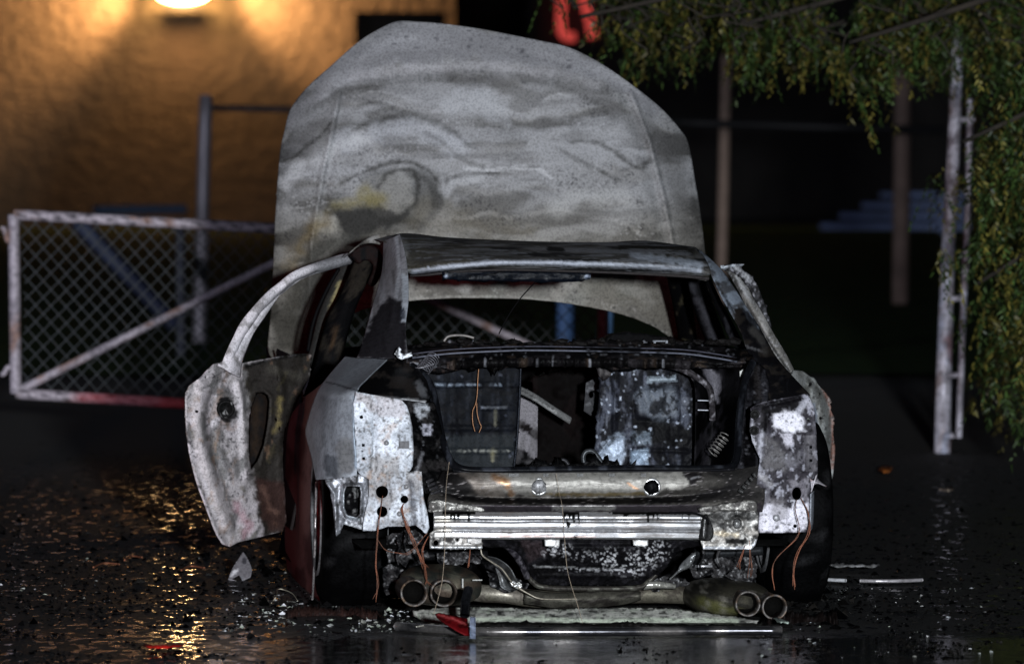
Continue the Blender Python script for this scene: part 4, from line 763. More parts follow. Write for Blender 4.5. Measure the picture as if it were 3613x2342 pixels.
for y0, r, c in ((0, .0036, (.085, .09, .115, .4, .1)), (-14, .0026, (.06, .06, .08, .4, .1))):
    tube('shelf_rail', [(1455, 1262 + y0, .72), (1592, 1247 + y0, .70), (1750, 1239 + y0, .69), (1865, 1236 + y0, .69), (2050, 1238 + y0, .69), (2193, 1241 + y0, .69), (2400, 1247 + y0, .70), (2520, 1262 + y0, .70), (2600, 1276 + y0, .70)], r, CAR, [('b', c), ('n', SOOT, 60, 60, .55, .64, .8)], n=90, mat=M_SMOOTH)
for i in range(60):       # crusts standing on the ledge
    x = 1470 + 1140 * rng.random(); s = .006 + .014 * rng.random(); bm = bmesh.new(); bmesh.ops.create_icosphere(bm, subdivisions=1, radius=1)
    if i == 0: crust = []
    V = np.array([v.co for v in bm.verts]) * (s * (1 + rng.random()), s, s * .8) * (1 + .5 * (rng.random((len(bm.verts), 1)) - .5)); f = [[v.index for v in q.verts] for q in bm.faces]; bm.free()
    crust.append((V + C(x, 1208 + 4 * rng.normal() + (20 if x < 1600 else 0) * rng.random(), .95 + .1 * rng.random()), f))
V, f = join(crust); o = mesh('char_crust', V, f, CAR, M_CHAR, [('b', (.02, .018, .018, .5, 0))], smooth=False); o['kind'] = 'stuff'
tube('hinge_rod', [(1566, 1204, 1.0), (1580, 1188, 1.0), (1606, 1183, 1.0), (1640, 1184, 1.0), (1672, 1192, 1.0)], .0045, CAR, [('b', (.2, .19, .18, .5, .2))])
V, f = join([boxW(C(2330, 1203, .95), (.055, .006, .005), (RT, FW, (0, 0, 1))), boxW(C(2310, 1206, .94), (.008, .006, .010), (RT, FW, (0, 0, 1))), boxW(C(2352, 1206, .94), (.008, .006, .010), (RT, FW, (0, 0, 1)))]); mesh('latch_bracket', V, f, CAR, M_BURN, [('b', (.14, .15, .17, .5, .1))], smooth=False)
plate('soot_heap', [(2120, 1215), (2160, 1180), (2210, 1170), (2280, 1180), (2360, 1190), (2420, 1215)], 2.9, CAR, [('b', SOOT)], jag=5, thick=.1, mat=M_CHAR)
# left corner scrap and springs
plate('hinge_scrap', [(1392, 1248), (1408, 1222), (1416, 1232), (1412, 1244), (1432, 1250), (1452, 1242), (1456, 1256), (1440, 1262), (1416, 1268), (1402, 1262)], .70, CAR, [('b', (.55, .58, .62, .45, .1)), ('n', SOOT, 10, 10, .58, .66, .9)], step=4, jag=2, thick=.006)
def coil(nm, a, b, r, turns, wr, col):
    a = C(*a); b = C(*b); ax = (b - a); L = np.linalg.norm(ax); ax /= L; u = np.cross(ax, (0, 0, 1.0)); u /= np.linalg.norm(u); v = np.cross(ax, u); t = np.linspace(0, 1, turns * 14)
    P = a + ax * (t * L)[:, None] + r * (np.cos(t * turns * 2 * math.pi)[:, None] * u + np.sin(t * turns * 2 * math.pi)[:, None] * v)
    V, f = tubeW(P, wr, 6); return mesh(nm, V, f, CAR, M_BURN, [('b', col)])
coil('hinge_spring', (1490, 1310, .66), (1530, 1262, .72), .024, 8, .0016, (.14, .14, .16, .35, .4))
coil('hinge_spring', (2512, 1600, .6), (2560, 1535, .62), .020, 6, .0020, (.22, .21, .2, .35, .4))
tube('hinge_rod', [(1450, 1300, .68), (1490, 1296, .66), (1530, 1284, .68)], .003, CAR, [('b', (.2, .2, .22, .35, .4))])

# ---- trunk seal
SEAL = [('b', (.014, .015, .019, .3, .1)), ('n', (.05, .055, .07, .3, .1), 30, 90, .5, .64, .7)]
tube('trunk_seal', [(1452, 1290, .70), (1490, 1318, .66), (1515, 1350, .60), (1532, 1399, .52), (1545, 1469, .42), (1563, 1558, .32), (1590, 1625, .26), (1620, 1650, .235), (1672, 1659, .23), (1800, 1659, .23), (2050, 1655, .23), (2300, 1653, .23), (2500, 1653, .23), (2580, 1646, .24), (2602, 1600, .29), (2606, 1520, .38), (2614, 1430, .48), (2630, 1340, .58), (2655, 1280, .66)],
     .0135, CAR, SEAL, n=220, segs=12, mat=M_SMOOTH)
tube('sill_flange', [(1600, 1660, .20), (1680, 1667, .19), (1900, 1667, .19), (2200, 1663, .19), (2450, 1661, .19), (2590, 1655, .2)], .006, CAR, [('b', (.02, .02, .024, .35, .2))], mat=M_SMOOTH)

# ---- inside the trunk
plate('seat_back', [(1500, 1300), (1600, 1285), (1700, 1282), (1836, 1280), (1832, 1400), (1822, 1560), (1812, 1680), (1560, 1680), (1540, 1560), (1520, 1420)], 1.05, CAR,
      [('b', (.012, .014, .020, .55, 0)), ('n', (.026, .030, .042, .5, 0), 14, 140, .46, .64, .7), ('n', (.012, .012, .015, .5, .1), 60, 50, .54, .66, .8), ('l', (.18, .22, .28, .35, .3), [(1525, 1358), (1800, 1360)], 1.2, 2.5, .6), ('l', (.13, .14, .16, .35, .3), [(1700, 1438), (1790, 1438)], 1.2, 2, .5),
       ('p', (.032, .038, .043, .5, 0), [(1570, 1535), (1820, 1535), (1812, 1660), (1580, 1660)], 3, .7), ('l', (.16, .15, .10, .4, 0), [(1748, 1450), (1748, 1500)], 4, 5, .5), ('l', (.2, .18, .10, .4, 0), [(1740, 1590), (1738, 1622)], 6, 6, .6), ('l', (.30, .30, .26, .4, 0), [(1580, 1589), (1800, 1589)], 1.2, 2.5, .6), ('n', (.10, .11, .15, .4, .1), 26, 8, .74, .8, .5)],
      rel=[('l', .010, [(1530, 1358), (1820, 1360)], 6), ('l', .010, [(1700, 1438), (1815, 1438)], 6), ('l', .010, [(1560, 1510), (1815, 1510)], 6), ('l', .012, [(1580, 1589), (1812, 1589)], 7), ('l', .006, [(1690, 1290), (1690, 1640)], 6), ('l', .006, [(1600, 1290), (1604, 1640)], 6), ('l', .006, [(1760, 1290), (1760, 1640)], 6), ('n', .006, 40, 40)], mat=M_BURN, thick=.02)
strip('seat_edge', [(1836, 1282, 1.0), (1832, 1400, 1.0), (1822, 1560, 1.0), (1812, 1645, 1.0)], [(1842, 1282, 1.03), (1838, 1400, 1.03), (1828, 1560, 1.03), (1818, 1645, 1.03)], CAR, [('b', (.05, .055, .07, .3, .3))])
tube('copper_wire', [(1690, 1290, .98), (1686, 1340, .98), (1684, 1390, .98), (1678, 1425, .98), (1668, 1450, .98), (1668, 1490, .98), (1676, 1522, .98)], .0016, CAR, [('b', (.34, .17, .09, .5, .4))])
tube('copper_wire', [(1682, 1420, .97), (1684, 1460, .97), (1692, 1490, .97), (1698, 1505, .97), (1690, 1526, .97)], .0016, CAR, [('b', (.34, .17, .09, .5, .4))])
plate('seat_back', [(2120, 1296), (2200, 1286), (2330, 1290), (2450, 1310), (2450, 1420), (2446, 1560), (2440, 1680), (2096, 1680), (2104, 1560), (2112, 1420)], 1.02, CAR,
      [('b', (.020, .021, .028, .5, 0)), ('n', (.075, .083, .11, .45, 0), 22, 110, .48, .62, .9), ('p', (.13, .15, .18, .45, 0), [(2230, 1370), (2380, 1370), (2400, 1460), (2330, 1500), (2250, 1450)], 26, .6), ('p', (.34, .40, .46, .45, .1), [(2280, 1330), (2380, 1326), (2390, 1345), (2282, 1350)], 5, .75),
       ('p', (.012, .012, .014, .5, 0), [(2225, 1490), (2260, 1475), (2320, 1482), (2400, 1500), (2440, 1520), (2440, 1580), (2300, 1560), (2225, 1515)], 14, .92), ('p', (.42, .50, .62, .4, .2), [(2112, 1590), (2150, 1545), (2200, 1530), (2206, 1600), (2190, 1640), (2110, 1638)], 16, .75),
       ('p', (.24, .31, .40, .4, .2), [(2226, 1590), (2288, 1580), (2288, 1640), (2226, 1640)], 5, .8), ('p', (.16, .20, .25, .45, .2), [(2228, 1520), (2300, 1525), (2298, 1570), (2232, 1570)], 8, .6), ('p', (.02, .02, .022, .5, 0), [(2130, 1290), (2180, 1310), (2190, 1330), (2170, 1345), (2140, 1320)], 10, .8), ('n', (.4, .45, .55, .4, .1), 9, 16, .72, .77, .8), ('n', (.014, .014, .016, .5, 0), 26, 40, .56, .66, .8),
       ('p', (.014, .014, .017, .45, .1), [(2400, 1290), (2460, 1300), (2460, 1660), (2410, 1660), (2380, 1580), (2436, 1540), (2436, 1380)], 12, .7), ('l', (.012, .012, .015, .5, 0), [(2115, 1590), (2150, 1550), (2200, 1536)], 2, 3, .8)],
      rel=[('p', .02, [(2232, 1365), (2396, 1362), (2404, 1490), (2238, 1480)], 14), ('p', .02, [(2280, 1328), (2386, 1326), (2390, 1346), (2282, 1350)], 8), ('l', -.02, [(2175, 1300), (2168, 1520)], 12), ('l', .016, [(2112, 1600), (2150, 1550), (2210, 1532)], 12), ('l', .014, [(2222, 1520), (2222, 1640)], 8), ('l', .012, [(2225, 1585), (2430, 1592)], 8), ('n', .010, 30, 40), ('n', .003, 9, 12)], mat=M_BURN, thick=.02, step=6)
strip('trunk_side_trim', [(2380, 1270, .80), (2450, 1350, .82), (2455, 1500, .84), (2450, 1680, .85)], [(2645, 1270, .68), (2620, 1350, .62), (2610, 1500, .50), (2600, 1680, .40)], CAR, [('b', (.006, .006, .007, .5, 0)), ('n', (.03, .028, .034, .45, 0), 30, 60, .55, .66, .8),
      ('p', (.13, .125, .145, .55, 0), [(2470, 1285), (2540, 1320), (2545, 1370), (2534, 1425), (2515, 1390), (2490, 1330)], 8, .8), ('l', (.12, .11, .12, .5, 0), [(2350, 1275), (2400, 1300), (2450, 1330)], 6, 10, .7)], bulge=-.25, nu=30, nv=40, rel=[('n', .01, 30, 50)])
tube('trunk_hinge_arm', [(2340, 1285, .78), (2400, 1300, .78), (2450, 1325, .78), (2500, 1365, .78), (2512, 1420, .78), (2514, 1480, .8)], .012, CAR, [('b', (.05, .045, .05, .5, .1)), ('n', (.3, .29, .32, .5, 0), 9, 9, .62, .68, .8)], mat=M_CHAR)
plate('trunk_brace', [(2100, 1275), (2180, 1280), (2150, 1330), (2128, 1345), (2110, 1320)], .98, CAR, [('b', (.03, .026, .028, .5, 0)), ('n', (.12, .11, .11, .5, 0), 16, 10, .56, .66, .7)], jag=3, thick=.02)
for y in (1412, 1446): tube('trim_clip', [(2462, y, .70), (2500, y + 1, .69)], .0022, CAR, [('b', (.5, .52, .58, .4, .2))])
# things seen through the gap between the seat backs
plate('side_cushion_frame', [(1826, 1370), (1862, 1372), (1876, 1395), (1898, 1430), (1896, 1600), (1893, 1640), (1818, 1640)], 1.6, CAR, [('b', (.16, .15, .165, .6, 0)), ('l', (.014, .010, .010, .6, 0), [(1826, 1492), (1860, 1510), (1896, 1538)], 14, 3, 1), ('p', (.006, .006, .007, .7, 0), [(1815, 1575), (1850, 1590), (1895, 1625), (1895, 1650), (1815, 1650)], 5, 1), ('n', (.09, .085, .09, .6, 0), 20, 40, .5, .62, .6)], thick=.02)
strip('seat_belt_bar', [(1832, 1362, 1.3), (1890, 1392, 1.35), (1950, 1432, 1.4), (2016, 1474, 1.45)], [(1832, 1386, 1.3), (1884, 1412, 1.35), (1942, 1450, 1.4), (2010, 1494, 1.45)], CAR, [('b', (.20, .20, .20, .4, .3)), ('l', (.5, .5, .5, .4, .2), [(1880, 1400), (1925, 1430), (1960, 1455)], 3, 4, .7), ('l', (.02, .02, .02, .6, 0), [(1834, 1374), (1900, 1410), (1950, 1442)], 1.5, 3, .7)], bulge=.01)
plate('front_seat', [(1880, 1330), (1960, 1315), (2060, 1320), (2080, 1400), (2080, 1660), (1880, 1660)], 1.95, CAR, [('b', (.010, .007, .007, .7, 0)), ('n', (.02, .012, .012, .7, 0), 40, 80, .55, .68, .6)], rel=[('n', .02, 60, 60)], thick=.10)
plate('seat_bracket', [(2068, 1350), (2108, 1330), (2106, 1430), (2090, 1470), (2060, 1450)], 1.35, CAR, [('b', (.05, .05, .055, .6, 0)), ('n', (.11, .11, .12, .6, 0), 16, 16, .55, .65, .8)], holes=[circ(2086, 1392, 8, 12)], thick=.01)
tube('hook', [(2062, 1640, .6), (2058, 1610, .6), (2070, 1592, .6), (2092, 1592, .6), (2112, 1615, .6), (2130, 1640, .6)], .009, CAR, [('b', (.06, .065, .07, .35, .4))])
tube('hook', [(1930, 1648, .6), (1960, 1630, .6), (1990, 1622, .6), (2010, 1645, .6)], .007, CAR, [('b', (.05, .05, .055, .35, .4))])
plate('trunk_floor_crust', [(1850, 1640), (1930, 1634), (2000, 1640), (2060, 1632), (2110, 1628), (2160, 1636), (2240, 1645), (2260, 1672), (1840, 1672)], .5, CAR, [('b', (.012, .012, .013, .45, 0)), ('n', (.12, .12, .13, .4, 0), 10, 8, .66, .72, .8)], jag=4, thick=.05, mat=M_CHAR, rel=[('n', .02, 20, 14)])
# charred hanging fringe under the shelf
plate('charred_lining', [(1500, 1285), (1700, 1262), (2000, 1262), (2300, 1268), (2420, 1280), (2400, 1292), (2280, 1290), (2160, 1306), (2110, 1285), (2030, 1292), (1900, 1282), (1750, 1300), (1740, 1312), (1730, 1290), (1640, 1300), (1560, 1322), (1500, 1310)], .85, CAR, [('b', (.011, .010, .011, .5, 0)), ('n', (.07, .05, .045, .5, 0), 16, 10, .62, .7, .7)], jag=5, thick=.02, mat=M_CHAR, rel=[('n', .02, 30, 16)])
# cabin floor, firewall, front seat frames: keep the inside dark and real
def cwall(nm, pts, d0, layers=[('b', (.012, .011, .011, .7, 0))], th=.02):
    return plate(nm, pts, d0, CAR, layers, thick=th, step=40)
cwall('dashboard', [(1130, 1235), (1300, 1222), (1700, 1215), (2200, 1220), (2440, 1235), (2440, 1800), (1130, 1800)], 3.1, th=.1)
def hplane(nm, d0, d1, x0, x1, z, lay):
    V = [OR + FW * d0 + RT * x0 + (0, 0, z), OR + FW * d0 + RT * x1 + (0, 0, z), OR + FW * d1 + RT * x1 + (0, 0, z), OR + FW * d1 + RT * x0 + (0, 0, z)]
    return mesh(nm, V, [(0, 1, 2, 3)], CAR, M_CHAR, lay, thick=.01)
hplane('floor_pan', .35, 3.2, -.78, .76, .26, [('b', (.012, .012, .012, .7, 0))])
# flank: sill, front door and fender, unlit side of the car
def flank(nm, d0, d1, x, z0, z1, lay, out=.05):
    rows = []
    for z, o in ((z0, -.02), (z0 + .1, 0), ((z0 + z1) / 2, out), (z1, 0)):
        rows.append([OR + FW * d + RT * (x - o * np.sign(-x) * -1) + np.array((0, 0, z)) for d in np.linspace(d0, d1, 14)])
    G = np.array(rows); return mesh(nm, G.reshape(-1, 3), grid_faces(4, 14), CAR, M_SMOOTH, lay, thick=.006)
FL = [('b', (.06, .055, .055, .5, .0)), ('n', (.05, .04, .04, .6, 0), 60, 90, .48, .6, .8)]
flank('front_door', 2.25, 3.25, -.86, .20, .86, FL); flank('front_fender', 3.27, 4.1, -.84, .25, .84, FL, .03)
flank('front_door', 2.25, 3.25, .86, .20, .86, FL, -.05); flank('front_fender', 3.27, 4.1, .84, .25, .84, FL, -.03)
flank('sill', 1.28, 3.3, -.83, .05, .22, [('b', (.10, .085, .085, .5, .1)), ('n', SOOT, 60, 40, .5, .6, .8)], .02); flank('sill', 1.28, 3.3, .83, .05, .22, FL, -.02)
loft('rocker_flank', [[(1040, 1400, 3.0), (1075, 1398, 2.2), (1165, 1330, 1.35)], [(1012, 1540, 3.0), (1060, 1540, 2.1), (1130, 1540, 1.3)], [(1004, 1750, 3.0), (1055, 1760, 2.1), (1124, 1770, 1.3)], [(1004, 1900, 3.0), (1056, 1930, 2.1), (1124, 1960, 1.3)], [(1014, 2030, 3.0), (1060, 2070, 2.1), (1124, 2116, 1.3)]], 40, 60, CAR, [('b', (.34, .22, .20, .5, 0)), ('n', (.10, .05, .05, .6, 0), 50, 120, .46, .66, .8)], rel=[('n', .01, 40, 120)], thick=.01)

# ---- wheels
def wheel(px, d0, r, wd, mnt):
    c = C(px, 2000, d0); c[2] = r - .015
    prof = [(-wd / 2 + .01, r * .62), (-wd / 2, r * .70), (-wd / 2 + .004, r * .86), (-wd / 2 + .022, r * .97), (-wd / 2 + .05, r), (0, r * 1.004), (wd / 2 - .05, r), (wd / 2 - .022, r * .97), (wd / 2 - .004, r * .86), (wd / 2, r * .70), (wd / 2 - .01, r * .62)]
    V, f = lathe(c, RT, prof, 64); o = mesh('wheel', V, f, CAR, M_CHAR, [('b', (.007, .007, .008, .6, 0)), ('n', (.014, .014, .015, .6, 0), 30, 60, .5, .65, .7), ('n', (.03, .03, .032, .5, 0), 8, 8, .70, .76, .9)]); 
    V, f = lathe(c, RT, [(-wd / 2 - .004, r * .60), (-wd / 2 - .006, r * .66), (-wd / 2 + .02, r * .63), (0, r * .5), (wd / 2 - .02, r * .63), (wd / 2 + .006, r * .66), (wd / 2 + .004, r * .60)], 48); V2, f2 = lathe(c, RT, [(-wd / 2 + .06, r * .6), (-wd / 2 + .03, .06), (-wd / 2 + .03, .001)], 48)
    V, f = join([(V, f), (V2, f2)]); mesh('rim', V, f, o, M_BURN, [('b', (.3, .3, .31, .4, .7)), ('n', SOOT, 30, 30, .5, .6, .8)])
    return o
wheel(1232, 1.12, .34, .238, 1); wheel(2794, 1.12, .34, .225, 1); wheel(1120, 4.0, .33, .22, 0); wheel(2480, 3.9, .33, .22, 0)
tube('brake_rim_edge', [(1116, 1700, .90), (1114, 1780, .86), (1112, 1870, .84), (1110, 1960, .86), (1106, 2050, .92), (1102, 2112, 1.0)], .0045, CAR, [('b', (.45, .42, .42, .3, .7)), ('n', SOOT, 10, 30, .55, .62, .9)], n=60)
plate('wheel_house_dark', [(1350, 1840), (1700, 1840), (2000, 1900), (2450, 1900), (2700, 1840), (2690, 2110), (2400, 2120), (1700, 2100), (1350, 2110)], 1.35, CAR, [('b', (.008, .008, .009, .6, 0)), ('n', (.05, .05, .055, .5, 0), 24, 16, .62, .7, .7)], rel=[('n', .05, 60, 40), ('n', .02, 16, 16)], thick=.02, step=8, mat=M_CHAR)

# ---- rear valance
VA = [('b', (.07, .065, .06, .40, .3)), ('p', (.26, .25, .23, .42, .25), [(1690, 1668), (1760, 1664), (2420, 1664), (2440, 1700), (2400, 1725), (2250, 1742), (1800, 1746), (1720, 1738)], 14, .9), ('p', (.13, .11, .095, .42, .2), [(1600, 1670), (1700, 1666), (1780, 1690), (1780, 1745), (1690, 1745), (1620, 1710)], 20, .75),
      ('l', (.34, .17, .07, .38, .7), [(1745, 1680), (1790, 1700), (1800, 1735)], 6, 14, .7), ('l', (.30, .22, .09, .4, .6), [(1880, 1742), (2100, 1744), (2280, 1740)], 3, 6, .6), ('l', (.45, .22, .10, .4, .5), [(2215, 1705), (2250, 1725)], 2, 4, .8),
      ('l', (.012, .011, .012, .5, .1), [(1560, 1730), (1620, 1752), (1720, 1765), (1900, 1768), (2200, 1768), (2400, 1762), (2500, 1748), (2600, 1712)], 9, 7, .97), ('p', (.018, .017, .018, .45, .2), [(1500, 1600), (1600, 1650), (1640, 1680), (1680, 1740), (1560, 1750), (1490, 1700)], 20, .9),  # near-black curve: shadow of the lower crease painted in
      ('p', (.02, .018, .02, .5, .1), [(2405, 1660), (2480, 1668), (2470, 1690), (2440, 1712), (2420, 1690)], 6, .9), ('l', (.2, .2, .21, .4, .3), [(2440, 1688), (2468, 1680)], 2, 4, .8), ('p', (.035, .033, .034, .4, .4), [(2500, 1668), (2680, 1640), (2690, 1760), (2400, 1768), (2480, 1740), (2560, 1700)], 20, .7),
      ('n', (.22, .2, .2, .5, .1), 12, 5, .70, .75, .7)]
loft('rear_valance', [[(1560, 1660, .24), (1640, 1664, .19), (1800, 1667, .17), (2100, 1665, .17), (2400, 1663, .17), (2560, 1660, .2), (2680, 1640, .24)], [(1545, 1690, .2), (1640, 1690, .16), (1800, 1690, .145), (2100, 1690, .145), (2400, 1690, .15), (2560, 1684, .17), (2690, 1670, .22)],
                      [(1530, 1715, .18), (1660, 1725, .155), (1800, 1730, .145), (2100, 1730, .145), (2400, 1726, .15), (2560, 1712, .17), (2695, 1700, .2)], [(1520, 1735, .17), (1660, 1752, .17), (1800, 1756, .17), (2100, 1756, .17), (2400, 1750, .17), (2560, 1735, .17), (2698, 1730, .19)],
                      [(1510, 1760, .15), (1660, 1776, .12), (1800, 1780, .11), (2100, 1780, .11), (2400, 1778, .11), (2560, 1766, .13), (2698, 1760, .18)], [(1510, 1806, .16), (1660, 1808, .13), (1800, 1808, .13), (2100, 1808, .13), (2400, 1808, .13), (2560, 1808, .14), (2690, 1806, .18)]], 170, 60, CAR,
     VA + [('p', (.05, .042, .050, .4, .35), [(1500, 1775), (1720, 1782), (2460, 1780), (2690, 1770), (2690, 1812), (1500, 1812)], 4, .9), ('p', (.32, .31, .30, .32, .7), [(1950, 1784), (2170, 1784), (2170, 1800), (1950, 1800)], 8, .8), ('l', (.17, .16, .14, .4, .4), [(2480, 1786), (2600, 1778), (2660, 1790)], 6, 6, .6)],
     rel=[('n', .004, 90, 30)], mat=M_SMOOTH)
for i, (x, w_) in enumerate([(1812, 16), (1925, 8), (2046, 10), (2158, 10), (2270, 8)]):
    V, f = join([boxW(C(x, 1675, .155), (w_ * .0022, .010, .012), (RT, FW, (0, 0, 1)))]); mesh('clip', V, f, CAR, M_BURN, [('b', (.07, .07, .07, .4, .3))], smooth=False)
def knob(x, y, col):
    c = C(x, y, .15); V, f = lathe(c, -FW, [(0, .034), (.004, .032), (.006, .028), (.004, .022)], 28); o = mesh('lamp_boss', V, f, CAR, M_SMOOTH, [('b', (.42, .42, .42, .3, .7))])
    bm = bmesh.new(); bmesh.ops.create_icosphere(bm, subdivisions=3, radius=1); V = np.array([v.co for v in bm.verts]); f = [[v.index for v in q.verts] for q in bm.faces]; bm.free()
    n = fbm(V[:, 0] * 2.3 + 5, V[:, 2] * 2.3 + V[:, 1] * 2, 8); V = V * (.55 + .8 * n)[:, None] * (.028, .020, .028) + c - FW * .008; mesh('melted_lens', V, f, o, M_CHAR, [('b', col), ('n', SOOT, 8, 8, .5, .6, .6)])
knob(1902, 1716, (.34, .34, .35, .4, .3)); knob(2300, 1718, (.012, .012, .013, .4, .1))
for s in (0, 1):         # big bolted flanges either side
    x0, x1, x2 = (1522, 1600, 1698) if s == 0 else (2662, 2590, 2480)
    pts = [(x0 - (8 if s == 0 else -8), 1788), (x0, 1768), (x0 + (x1 - x0) * .4, 1764), (x1, 1772), (x2, 1788), (x2, 1806), (x1, 1800), (x0, 1808)]
    plate('frame_flange', pts, .09, CAR, [('b', (.15, .145, .135, .4, .5)), ('n', (.05, .045, .045, .5, .2), 20, 14, .5, .62, .8)], thick=.02, curve=True, step=5, rel=[('n', .004, 16, 10)])
    c = C(x0 + (6 if s == 0 else -6), 1786, .08); V, f = lathe(c, -FW, [(0, .015), (.005, .015), (.005, .010), (.012, .009), (.012, 0)], 6 * 3); mesh('bolt', V, f, CAR, M_BURN, [('b', (.2, .19, .18, .4, .5))])
for i in range(5):
    V, f = tubeW(lin_n([C(2606 + i * 13, 1728 - i * 15, .13), C(2622 + i * 11, 1736 - i * 14, .13)], 5), .007, 8); mesh('stamped_rib', V, f, CAR, M_BURN, [('b', (.06, .06, .06, .35, .3))])

# ---- aluminium bumper beam
def beam():
    P = [(0, 0.030), (.10, .012), (.16, .000), (.24, .0), (.27, .006), (.30, .026), (.34, .028), (.37, .008), (.40, .0), (.50, -.002), (.59, .0), (.62, .010), (.65, .026), (.70, .026), (.73, .008), (.76, .0), (.94, .002), (1.0, .03)]
    ys = np.array([p[0] for p in P]); ds = np.array([p[1] for p in P]); yy = np.linspace(0, 1, 60); dd = np.interp(yy, ys, ds)
    n = 240; xs = np.linspace(1530, 2474, n); V = []
    for u, d0 in zip(yy, dd):
        V.append(C(xs, 1805 + u * 97, d0 + .03 * ((xs - 2050) / 560) ** 2))
    G = np.array(V); G[..., 2] += (.006 * (fbm(xs / 160, xs * 0, 5, 2) - .5))[None]; G -= FW * (.01 * (fbm(xs / 90, xs * 0 + 4, 8, 2) - .5))[None, :, None]
    lay = [('b', (.62, .62, .64, .34, .75)), ('n', (.40, .36, .34, .4, .6), 120, 12, .55, .7, .6), ('l', (.05, .05, .05, .4, .3), [(1530, 1834), (2474, 1834)], 3.2, 2, .85), ('l', (.05, .05, .05, .4, .3), [(1530, 1871), (2474, 1871)], 2.4, 2, .85), ('n', (.16, .14, .13, .5, .2), 60, 10, .60, .70, .7), ('l', (.6, .38, .32, .35, .8), [(1640, 1888), (1900, 1892), (2100, 1893)], 2, 4, .5),  # dark strokes put the shade of the two grooves into the colour
           ('p', (.5, .48, .44, .35, .8), [(1525, 1800), (1590, 1800), (1600, 1905), (1525, 1905)], 20, .6)]
    def drips(px, py, A):
        x = px; a = np.where((x > 1560) & (x < 1680), .75, 0) + np.where((x > 1985) & (x < 2045), .9, 0) + np.where((x > 2160) & (x < 2450), .75, 0) + .25
        L = 10 + 26 * ss(.55, .8, fbm(x / 13, x * 0, 3, 2)) * a + 50 * ((x > 2000) & (x < 2030)) * ss(.4, .6, fbm(x / 9, py / 14, 6))
        m = ss(2, -2, (py - 1805) - L * (a > .3) * (.7 + .6 * fbm(x / 5, py / 5, 9))) * np.clip(a + .1, 0, 1)
        sp = ss(.68, .72, fbm(x / 9, py / 7, 12)) * ((py > 1880) | (py < 1830)) * (x > 1860) * ss(.5, .56, fbm(x / 60, py / 90, 19))
        m = np.maximum(m * (a > .3), sp * .9)
        return A + m[:, None] * (np.array((.012, .011, .010, .35, 0)) - A)
    lay.append((drips,))
    return mesh('bumper_beam', G.reshape(-1, 3), [q[::-1] for q in grid_faces(60, n)], CAR, M_ALU, lay, thick=.004)
beam()
EP = [('b', (.34, .33, .315, .42, .3)), ('n', (.14, .125, .11, .45, .3), 26, 26, .5, .62, .7), ('n', SOOT, 18, 18, .60, .68, .8)]
plate('end_plate', [(1518, 1880), (1530, 1872), (1700, 1885), (1702, 1936), (1600, 1938), (1516, 1936)], .035, CAR, EP + [('l', (.55, .57, .6, .35, .6), [(1518, 1932), (1600, 1934), (1700, 1933)], 3, 3, .9)], holes=[circ(1538, 1914, 9), circ(1614, 1840 + 62, 5, n=10)], step=5, rel=[('l', .012, [(1520, 1930), (1700, 1930)], 7), ('n', .004, 20, 20)], thick=.006)
plate('end_plate', [(2470, 1806), (2560, 1802), (2676, 1806), (2676, 1890), (2664, 1924), (2650, 1938), (2482, 1938), (2470, 1900)], .045, CAR, EP + [('p', (.03, .03, .03, .4, .2), [(2470, 1806), (2676, 1806), (2676, 1830), (2600, 1838), (2540, 1860), (2476, 1830)], 10, .85), ('p', (.015, .015, .015, .5, 0), [(2560, 1898), (2640, 1900), (2640, 1920), (2560, 1918)], 5, .95), ('l', (.55, .57, .62, .35, .6), [(2484, 1932), (2580, 1935), (2655, 1930), (2672, 1905)], 4, 3, .9), ('l', (.5, .42, .3, .35, .5), [(2520, 1880), (2600, 1885)], 5, 8, .6)],
      holes=[circ(2600, 1846, 13, 15)], step=5, rel=[('l', .016, circ(2600, 1846, 20, 22) + [(2620, 1846)], 9), ('n', .006, 24, 20)], thick=.006)
c = C(2600, 1846, .05); V, f = lathe(c, -FW, [(.0, .024), (.010, .024), (.010, .017), (-.02, .015), (-.02, 0)], 24); mesh('tow_eye_socket', V, f, CAR, M_BURN, [('b', (.12, .12, .12, .35, .6))])
plate('melted_strap', [(2478, 1828), (2490, 1812), (2502, 1830), (2518, 1870), (2512, 1900), (2490, 1908), (2466, 1900), (2470, 1870)], .015, CAR, [('b', (.03, .03, .03, .35, .2)), ('l', (.2, .2, .2, .3, .4), [(2488, 1830), (2484, 1895)], 2, 4, .7)], curve=True, step=5, thick=.012, rel=[('l', .012, [(2488, 1820), (2480, 1895)], 12)])
tube('hose', [(2360, 1809, .0), (2430, 1808, .0), (2470, 1816, .0), (2492, 1830, .0), (2500, 1850, .0)], .004, CAR, [('b', SOOT)])
for x, y, a, b_ in ((1948, 1915, 27, 13), (2260, 1915, 27, 11), (1674, 1908, 26, 10)):
    plate('beam_tab', [(x - a, y - b_), (x + a, y - b_), (x + a - 1, y + b_ - 2), (x + a * .5, y + b_ + 2), (x - a * .4, y + b_), (x - a + 2, y + b_ - 3)], .012, CAR, [('b', (.46, .46, .46, .4, .3)), ('n', (.16, .14, .12, .5, .2), 14, 14, .5, .68, .6)], step=4, thick=.008, jag=1.2, mat=M_BURN)

